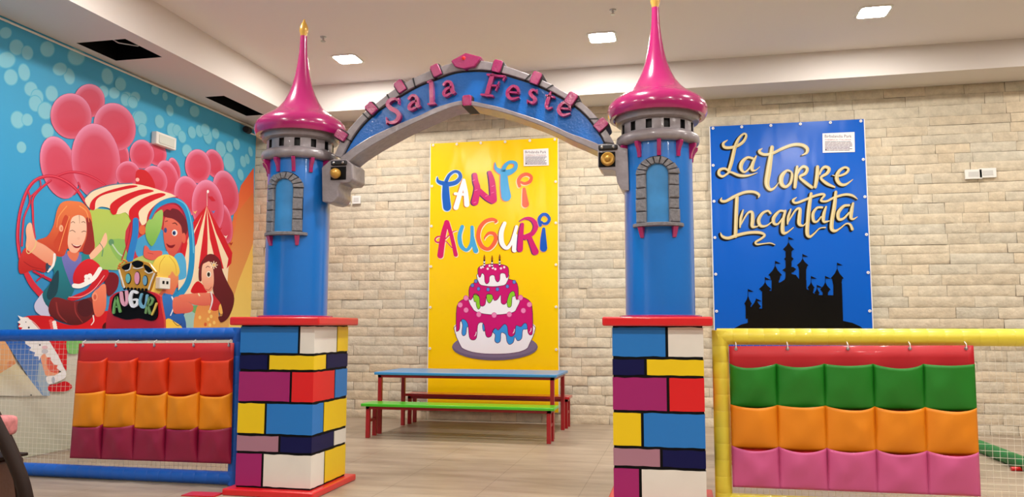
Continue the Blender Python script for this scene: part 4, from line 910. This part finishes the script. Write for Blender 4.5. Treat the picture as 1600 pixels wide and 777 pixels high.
# ================================================================== FENCES
YFN = 6.40
def rail(p0, p1, r, name, m_, parent, seam=.115):
    p0, p1 = Vector(p0), Vector(p1); n = max(2, int((p1-p0).length/seam)); P = []; Rr = []
    for i in range(n):
        for t, q in ((.0, .975), (.012, .99), (.03, 1.0), (.97, 1.0), (.988, .99)): P.append(p0.lerp(p1, (i+t)/n)); Rr.append(r*q)
    P.append(p1); Rr.append(r*.975)
    return MB().tube(P, Rr, 24).build(name, m_, parent, smooth=True, auto=1.2)
def net(x0, x1, z0, z1, y, parent, L, seed):
    b = MB(); rr = random.Random(seed); st = .047; w_ = .0013
    sag = lambda x, z: .006*math.sin(x*5+z*3)
    n = int((x1-x0)/st); m_ = int((z1-z0)/st)
    for i in range(n+1):
        x = x0+(x1-x0)*i/n; P = [Vector((x+sag(x, z0+(z1-z0)*k/8)-L.x, y-L.y, z0+(z1-z0)*k/8)) for k in range(9)]; b.tube(P, w_, 4, cap=False)
    for j in range(m_+1):
        z = z0+(z1-z0)*j/m_; P = [Vector((x0+(x1-x0)*k/10-L.x, y-L.y, z+sag(z, x0+(x1-x0)*k/10))) for k in range(11)]; b.tube(P, w_, 4, cap=False)
    b.build('net', M['net'], parent)
t = thing('padded_fence', 'blue padded tube fence with white net beside the mural', 'fence', (-5.3, YFN, 0)); L = t.location
RF = .056
rail((XW+.02-L.x, 0, 1.298), (-3.86-L.x, 0, 1.33), RF, 'top_rail', M['tube_blue'], t)
rail((XW+.02-L.x, 0, .06), (-3.86-L.x, 0, .065), .059, 'bottom_rail', M['tube_blue'], t)
rail((-3.86-L.x, 0, .01), (-3.86-L.x, 0, 1.383), RF, 'post', M['tube_blue'], t)
rail((-6.69-L.x, 0, .01), (-6.69-L.x, 0, 1.352), RF, 'post', M['tube_blue'], t)
net(-6.64, -3.91, .1, 1.27, YFN+.02, t, L, 1)
t = thing('padded_fence', 'yellow padded tube fence with white net beside the right tower', 'fence', (1.6, YFN, 0)); L = t.location
RY = .064; xp = onY(1127, 600, YFN).x; zt = onY(1300, 527, YFN).z
rail((xp-RY*.4-L.x, 0, zt), (3.3-L.x, 0, zt+.004), RY, 'top_rail', M['tube_yellow'], t)
rail((xp-L.x, 0, .066), (3.3-L.x, 0, .066), RY, 'bottom_rail', M['tube_yellow'], t)
rail((xp-L.x, 0, .01), (xp-L.x, 0, zt+.05), RY, 'post', M['tube_yellow'], t)
rail((3.3-L.x, 0, .01), (3.3-L.x, 0, zt+.05), RY, 'post', M['tube_yellow'], t)
net(xp+.06, 3.24, .12, zt-.05, YFN+.02, t, L, 2)
# pocket hangings
def hanging(corners, head, cols, label, seed, skew):
    """corners: four (x, z) TL TR BR BL at the fence"""
    TL, TR, BR, BL = corners; Y0 = YFN-.075
    t = thing('pocket_hanging', label, 'pocket organizer', ((TL[0]+TR[0])/2, Y0, BL[1])); L = t.location; rr = random.Random(seed)
    def at(u, v, d=0):      # v from the top 0 to the bottom 1
        x = (TL[0]*(1-u)+TR[0]*u)*(1-v)+(BL[0]*(1-u)+BR[0]*u)*v; z = (TL[1]*(1-u)+TR[1]*u)*(1-v)+(BL[1]*(1-u)+BR[1]*u)*v
        return Vector((x-L.x, Y0-d-L.y, z-L.z))
    def grid(f, nu, nv, name, m_):
        V = [f(i/nu, j/nv) for j in range(nv+1) for i in range(nu+1)]
        F = [(j*(nu+1)+i, j*(nu+1)+i+1, (j+1)*(nu+1)+i+1, (j+1)*(nu+1)+i) for j in range(nv) for i in range(nu)]
        o = obj(name, V, F, m_, t, smooth=True); s_ = o.modifiers.new('thick', 'SOLIDIFY'); s_.thickness = .002; return o
    grid(lambda u, v: at(u, v, .002+.004*math.sin(u*31+v*5)*(1-v)), 40, 12, 'backing', head)
    hd = .135 if seed == 1 else .125
    for r in range(3):
        v0 = hd+(1-hd)*r/3; v1 = hd+(1-hd)*(r+1)/3+(.02 if r < 2 else 0)
        for k in range(5):
            u0, u1 = k/5-.0005, (k+1)/5+.0005; D = rr.uniform(.055, .095); dip = rr.uniform(.01, .034); tw = rr.uniform(-.16, .16)
            pk = .5+skew*.28+tw; ph = rr.uniform(0, 6); bl = rr.uniform(.004, .012)
            def f(s, w_, u0=u0, u1=u1, v0=v0, v1=v1, D=D, dip=dip, pk=pk, ph=ph, bl=bl, r=r):
                q = s/pk*.5 if s < pk else .5+(s-pk)/(1-pk)*.5
                B = math.sin(PI*q)**.8 if 0 < q < 1 else 0
                fall = (1-w_)**.8*.8+.2*math.sin(PI*min(1, w_*1.0))
                d = .008+D*B*fall+.012*noise.noise(Vector((s*3+ph, w_*2.2, r)))*B+.005*math.sin(ph+s*9+w_*6)*B*math.sin(PI*w_)
                if w_ > .93: d = .006+(d-.006)*.6
                v = v0+(v1-v0)*w_+dip*B*(1-w_)*.9+(bl*B if r < 2 else 0)*w_
                side = .004 if s in (0, 1) else 0
                p = at(u0+(u1-u0)*s, v, d)
                if skew: p.z += (s-.5)*.028*(1-w_)*1.0
                return p
            grid(f, 18, 14, 'pocket', cols[r])
    for q in (.03, .25, .5, .75, .97):
        p = at(q, .02, .006); g = MB(); g.lathe([(.004, 0), (.014, .001), (.012, .005), (.004, .004)], 12); g.v = [p+Vector((v.x, -v.z, v.y)) for v in g.v]; g.build('eyelet', M['chrome'], t)
        h = MB(); h.tube([p+Vector((0, -.008, 0)), p+Vector((0, -.01, .03)), p+Vector((0, .03, .05))], .004, 6); h.build('tie', M['white'], t)
    return t
def fab(name, c): return mat(name, c, .55, coat=.08, bump=.08, scale=6)
c = lambda x, y: (onY(x, y, YFN-.075).x, onY(x, y, YFN-.075).z)
hanging([c(124,537), c(366,536), c(361,725), c(110,716)], fab('red_fabric', (196, 24, 22)), [fab('orange_red_fabric', (226, 58, 6)), fab('amber_fabric', (240, 146, 4)), fab('plum_fabric', (146, 14, 64))], 'red, orange and plum pocket hanging tied to the blue fence', 1, 1)
hanging([c(1139,541), c(1521,540), c(1532,776), c(1145,761)], fab('cherry_fabric', (186, 12, 28)), [fab('green_fabric', (20, 124, 22)), fab('orange_fabric', (234, 138, 4)), fab('pink_fabric', (208, 90, 144))], 'green, orange and pink pocket hanging tied to the yellow fence', 2, 0)
# ================================================================== TABLE AND BENCHES
def board(x0, x1, y0, y1, z, th, name, m_, parent, L): return MB().box((x0-L.x, y0-L.y, z-th), (x1-L.x, y1-L.y, z)).build(name, m_, parent, bevel=.008)
def furniture(kind, label, x0, x1, y0, y1, z, over, m_, yb=None, group=None):
    """x0..x1, y0..y1: outer faces of the legs"""
    t = thing(kind, label, 'table' if kind == 'long_table' else 'bench', ((x0+x1)/2, (y0+y1)/2, 0), group); L = t.location; s = .05
    board(x0-over, x1+over, y0-over, y1+over, z, .036, 'tabletop' if kind == 'long_table' else 'seat', m_, t, L)
    b = MB(); zz = z-.036
    for a_, c_ in (((x0, y0), (x1, y0+.03)), ((x0, y1-.03), (x1, y1)), ((x0, y0), (x0+.03, y1)), ((x1-.03, y0), (x1, y1))): b.box((a_[0]-L.x, a_[1]-L.y, zz-.035), (c_[0]-L.x, c_[1]-L.y, zz-.001))
    b.build('frame', M['metal_red'], t)
    for (x, y) in ((x0, y0), (x1-s, y0), (x0, y1-s), (x1-s, y1-s)): MB().box((x-L.x, y-L.y, 0), (x+s-L.x, y+s-L.y, zz-.002)).build('leg', M['metal_red'], t, bevel=.004)
    if kind == 'long_bench':
        for x in (x0+.008, x1-s+.008): MB().box((x-L.x, y0+s-L.y, z*.45), (x+.034-L.x, y1-s-L.y, z*.45+.034)).build('stretcher', M['metal_red'], t)
    return t
furniture('long_table', 'long table with glossy blue top and red legs before yellow banner', -3.90, -1.56, 9.84, 10.78, .80, .04, M['tblue'])
furniture('long_bench', 'green topped bench with red legs in front of the blue table', -3.90, -1.54, 9.45, 9.72, .43, .05, M['green'])
furniture('long_bench', 'all red bench behind the blue table against the wall', -3.86, -1.54, 10.90, 11.17, .435, .03, mat('red_seat_gloss', (190, 26, 34), .25, coat=.4))
furniture('long_table', 'green topped table with red legs mostly hidden behind yellow fence', .47, 2.70, 8.45, 9.1, .80, .03, M['green'])
# padding lengths on the floor at the right
a0, a1 = onZ(1529, 697, .06), onZ(1640, 741, .06)
tag(rail(a1, a0, .07, 'floor_tube', M['dgreen'], None, .4), 'green padded tube lying on the floor behind the net', 'tube')
a0, a1 = onZ(1580, 733, .02), onZ(1660, 735, .02)
tag(MB().tube([a0, a1], .022, 14).build('floor_rod', M['red'], smooth=True), 'thin red rod lying on the floor behind the right net', 'rod')
p = Vector((-3.93, 6.14, 0))
tag(MB().prism([(-.13, 0), (.17, 0), (.17, .012), (-.12, .008)], 0, .15).build('floor_mat', M['red'], loc=(-3.93, 5.93, .001)), 'flat red mat corner beside the left tower base', 'mat')
# ================================================================== AUGURI BOARD
YG = 6.495
def ag(px, py, fr=(170, 380, 5.183)): q = onY(fr[0]+px/fr[2], fr[1]+py/fr[2], YG); return (q.x, q.z)
P0 = onY(212, 470, YG)
t = thing('party_cutout', 'red AUGURI cutout board with golden crown clamped behind the blue fence rail', 'party decoration', (P0.x, YG, 0)); L = t.location
def lc(p): q = ag(*p); return (q[0]-L.x, q[1])
MB().prism([lc(p) for p in spline([(5,760),(5,480),(20,430),(80,395),(200,378),(330,392),(400,420),(418,470),(418,760)], 4, True)], 0, .03).build('board', M['red'], t)
MB().prism([lc(p) for p in spline([(28,520),(45,440),(95,400),(160,385),(240,380),(320,400),(380,440),(400,520),(396,600),(350,630),(250,610),(150,620),(80,600),(40,580)], 4, True)], -.012, .0).build('letter_backing', M['black'], t)
for q in (-.12, .1): MB().box((q, -.038, 1.285), (q+.04, .0, 1.31)).build('clamp', M['black'], t)
def al3(strokes, c, nm='letter'):
    b = MB()
    for st in strokes:
        p_, A_, B_ = ribbon(st, 4)
        b.band([lc(q) for q in A_], [lc(q) for q in B_], -.026, -.012)
        for q in (p_[0], p_[-1]): b.prism([lc((q[0]+q[2]/2*math.cos(s_*PI/6), q[1]+q[2]/2*math.sin(s_*PI/6))) for s_ in range(12)], -.0255, -.012)
    b.build('letter', mat('letter_paint', c, .4), t)
al3([[(75,438,16),(60,495,18),(52,565,20)], [(75,438,16),(90,495,18),(104,555,20)], [(62,520,12),(92,515,12)]], (120, 180, 100))
al3([[(112,405,22),(120,470,24),(142,502,24),(160,470,22),(155,395,22)]], (244, 176, 196))
al3([[(240,402,22),(205,395,24),(186,450,28),(205,510,28),(242,495,24),(240,460,18),(215,460,16)]], (244, 244, 248))
al3([[(278,415,18),(264,480,22),(285,520,22),(312,500,20),(322,425,18)]], (120, 178, 206))
al3([[(345,440,16),(325,500,18),(312,565,18)], [(345,440,16),(368,460,18),(352,500,16),(332,505,14),(345,570,18)]], (118, 160, 96))
al3([[(398,490,14),(380,540,14),(362,580,14)]], (230, 200, 90))
GD = mat('crown_gold', (206, 148, 20), .35, coat=.3)
cr = [(78,205),(100,185),(140,160),(240,138),(330,160),(385,235),(340,375),(330,390),(125,370),(110,350)]
MB().prism([lc(p) for p in cr], -.01, .02).build('crown', GD, t, bevel=.003)
for pts in ([(112,200),(140,175),(185,165),(180,200),(140,220)], [(195,160),(240,142),(285,160),(275,190),(235,200),(205,185)], [(292,175),(330,190),(360,225),(330,240),(300,210)]): MB().prism([lc(p) for p in spline(pts, 3, True)], -.014, -.009).build('crown_gap', M['black'], t)
for k in range(7): MB().prism([lc((135+k*29+12*math.cos(s_*PI/4), 368+k*2+12*math.sin(s_*PI/4))) for s_ in range(8)], -.014, -.009).build('crown_stud', M['black'], t)
b = MB()
for st in ([(90,215,10),(115,300,10),(135,365,10)], [(378,245,10),(352,310,10),(330,380,10)], [(140,225,8),(175,215,8),(190,165,8)], [(205,200,8),(240,208,8),(285,195,8)], [(300,225,8),(330,245,8),(365,235,8)]):
    p_, A_, B_ = ribbon(st, 4); b.band([lc(q) for q in A_], [lc(q) for q in B_], -.017, -.009)
b.build('crown_piping', M['white'], t)
for x, y, a_, b_, c_ in ((165,288,18,38,(110,190,190)), (238,285,20,50,(240,160,190)), (302,305,17,38,(120,170,200))):
    MB().prism([lc((x+(a_+5)*math.cos(s_*PI/8), y+(b_+6)*math.sin(s_*PI/8))) for s_ in range(16)], -.013, -.009).build('gem_setting', M['black'], t)
    MB().prism([lc((x+a_*math.cos(s_*PI/8), y+b_*math.sin(s_*PI/8))) for s_ in range(16)], -.02, -.012).build('gem', mat('gem_paint', c_, .2), t)
b = MB()
for x, y in ((85,205),(100,170),(118,158),(130,140),(90,185),(148,150)):
    q = lc((x, y)); g = MB(); g.lathe([(.0, -.012), (.009, -.007), (.012, 0), (.009, .007), (0, .012)], 10); b.add([Vector((q[0]+v.x, -.012+v.y, q[1]+v.z)) for v in g.v], g.f)
b.build('crown_beads', mat('bead_orange', (226, 130, 50), .3), t)
# ================================================================== CHAIR at the left corner
YC = 3.4
cp = lambda x, y: onY(x, y, YC)
t = thing('wooden_chair', 'dark brown wooden chair with brown upholstery at bottom left corner', 'chair', (cp(0, 700).x-.2, YC+.15, 0)); L = t.location
def stile(dx, dy, nm):
    pts = [cp(-18, 640), cp(-4, 668), cp(11, 698), cp(25, 728), cp(36, 758), cp(44, 800), cp(48, 860), cp(50, 930)]
    pts.append(Vector((pts[-1].x+.02, pts[-1].y, .0)))
    pts = [q+Vector((dx, dy, 0))-L for q in pts]
    for q in pts: q.z += L.z
    MB().tube(spline([tuple(q) for q in pts], 4), .033, 16).build(nm, M['wood'], t, smooth=True)
stile(0, 0, 'front_leg'); stile(-.42, .4, 'rear_leg')
q = cp(20, 738)-L; q.x = onY(14, 738, YC+.42).x-L.x
MB().box((q.x-.55, 0, q.z-.02), (q.x-.0, .4, q.z-.002)).build('seat_frame', M['wood'], t, bevel=.005)
MB().box((q.x-.55, .015, q.z-.42), (q.x-.02, .40, q.z-.025)).build('side_panel', M['leather'], t, bevel=.02)
q = cp(-8, 672)-L; q.x = onY(6, 672, YC+.34).x-L.x
MB().box((q.x-.5, .02, q.z-.09), (q.x+.0, .30, q.z+.02)).build('cushion', mat('floral_fabric', (196, 120, 120), .7, var=.6, scale=30), t, bevel=.03)
for dy in (.02, .4): MB().box((q.x-.52, dy, 0), (q.x-.47, dy+.05, q.z-.05)).build('back_leg', M['wood'], t, bevel=.005)
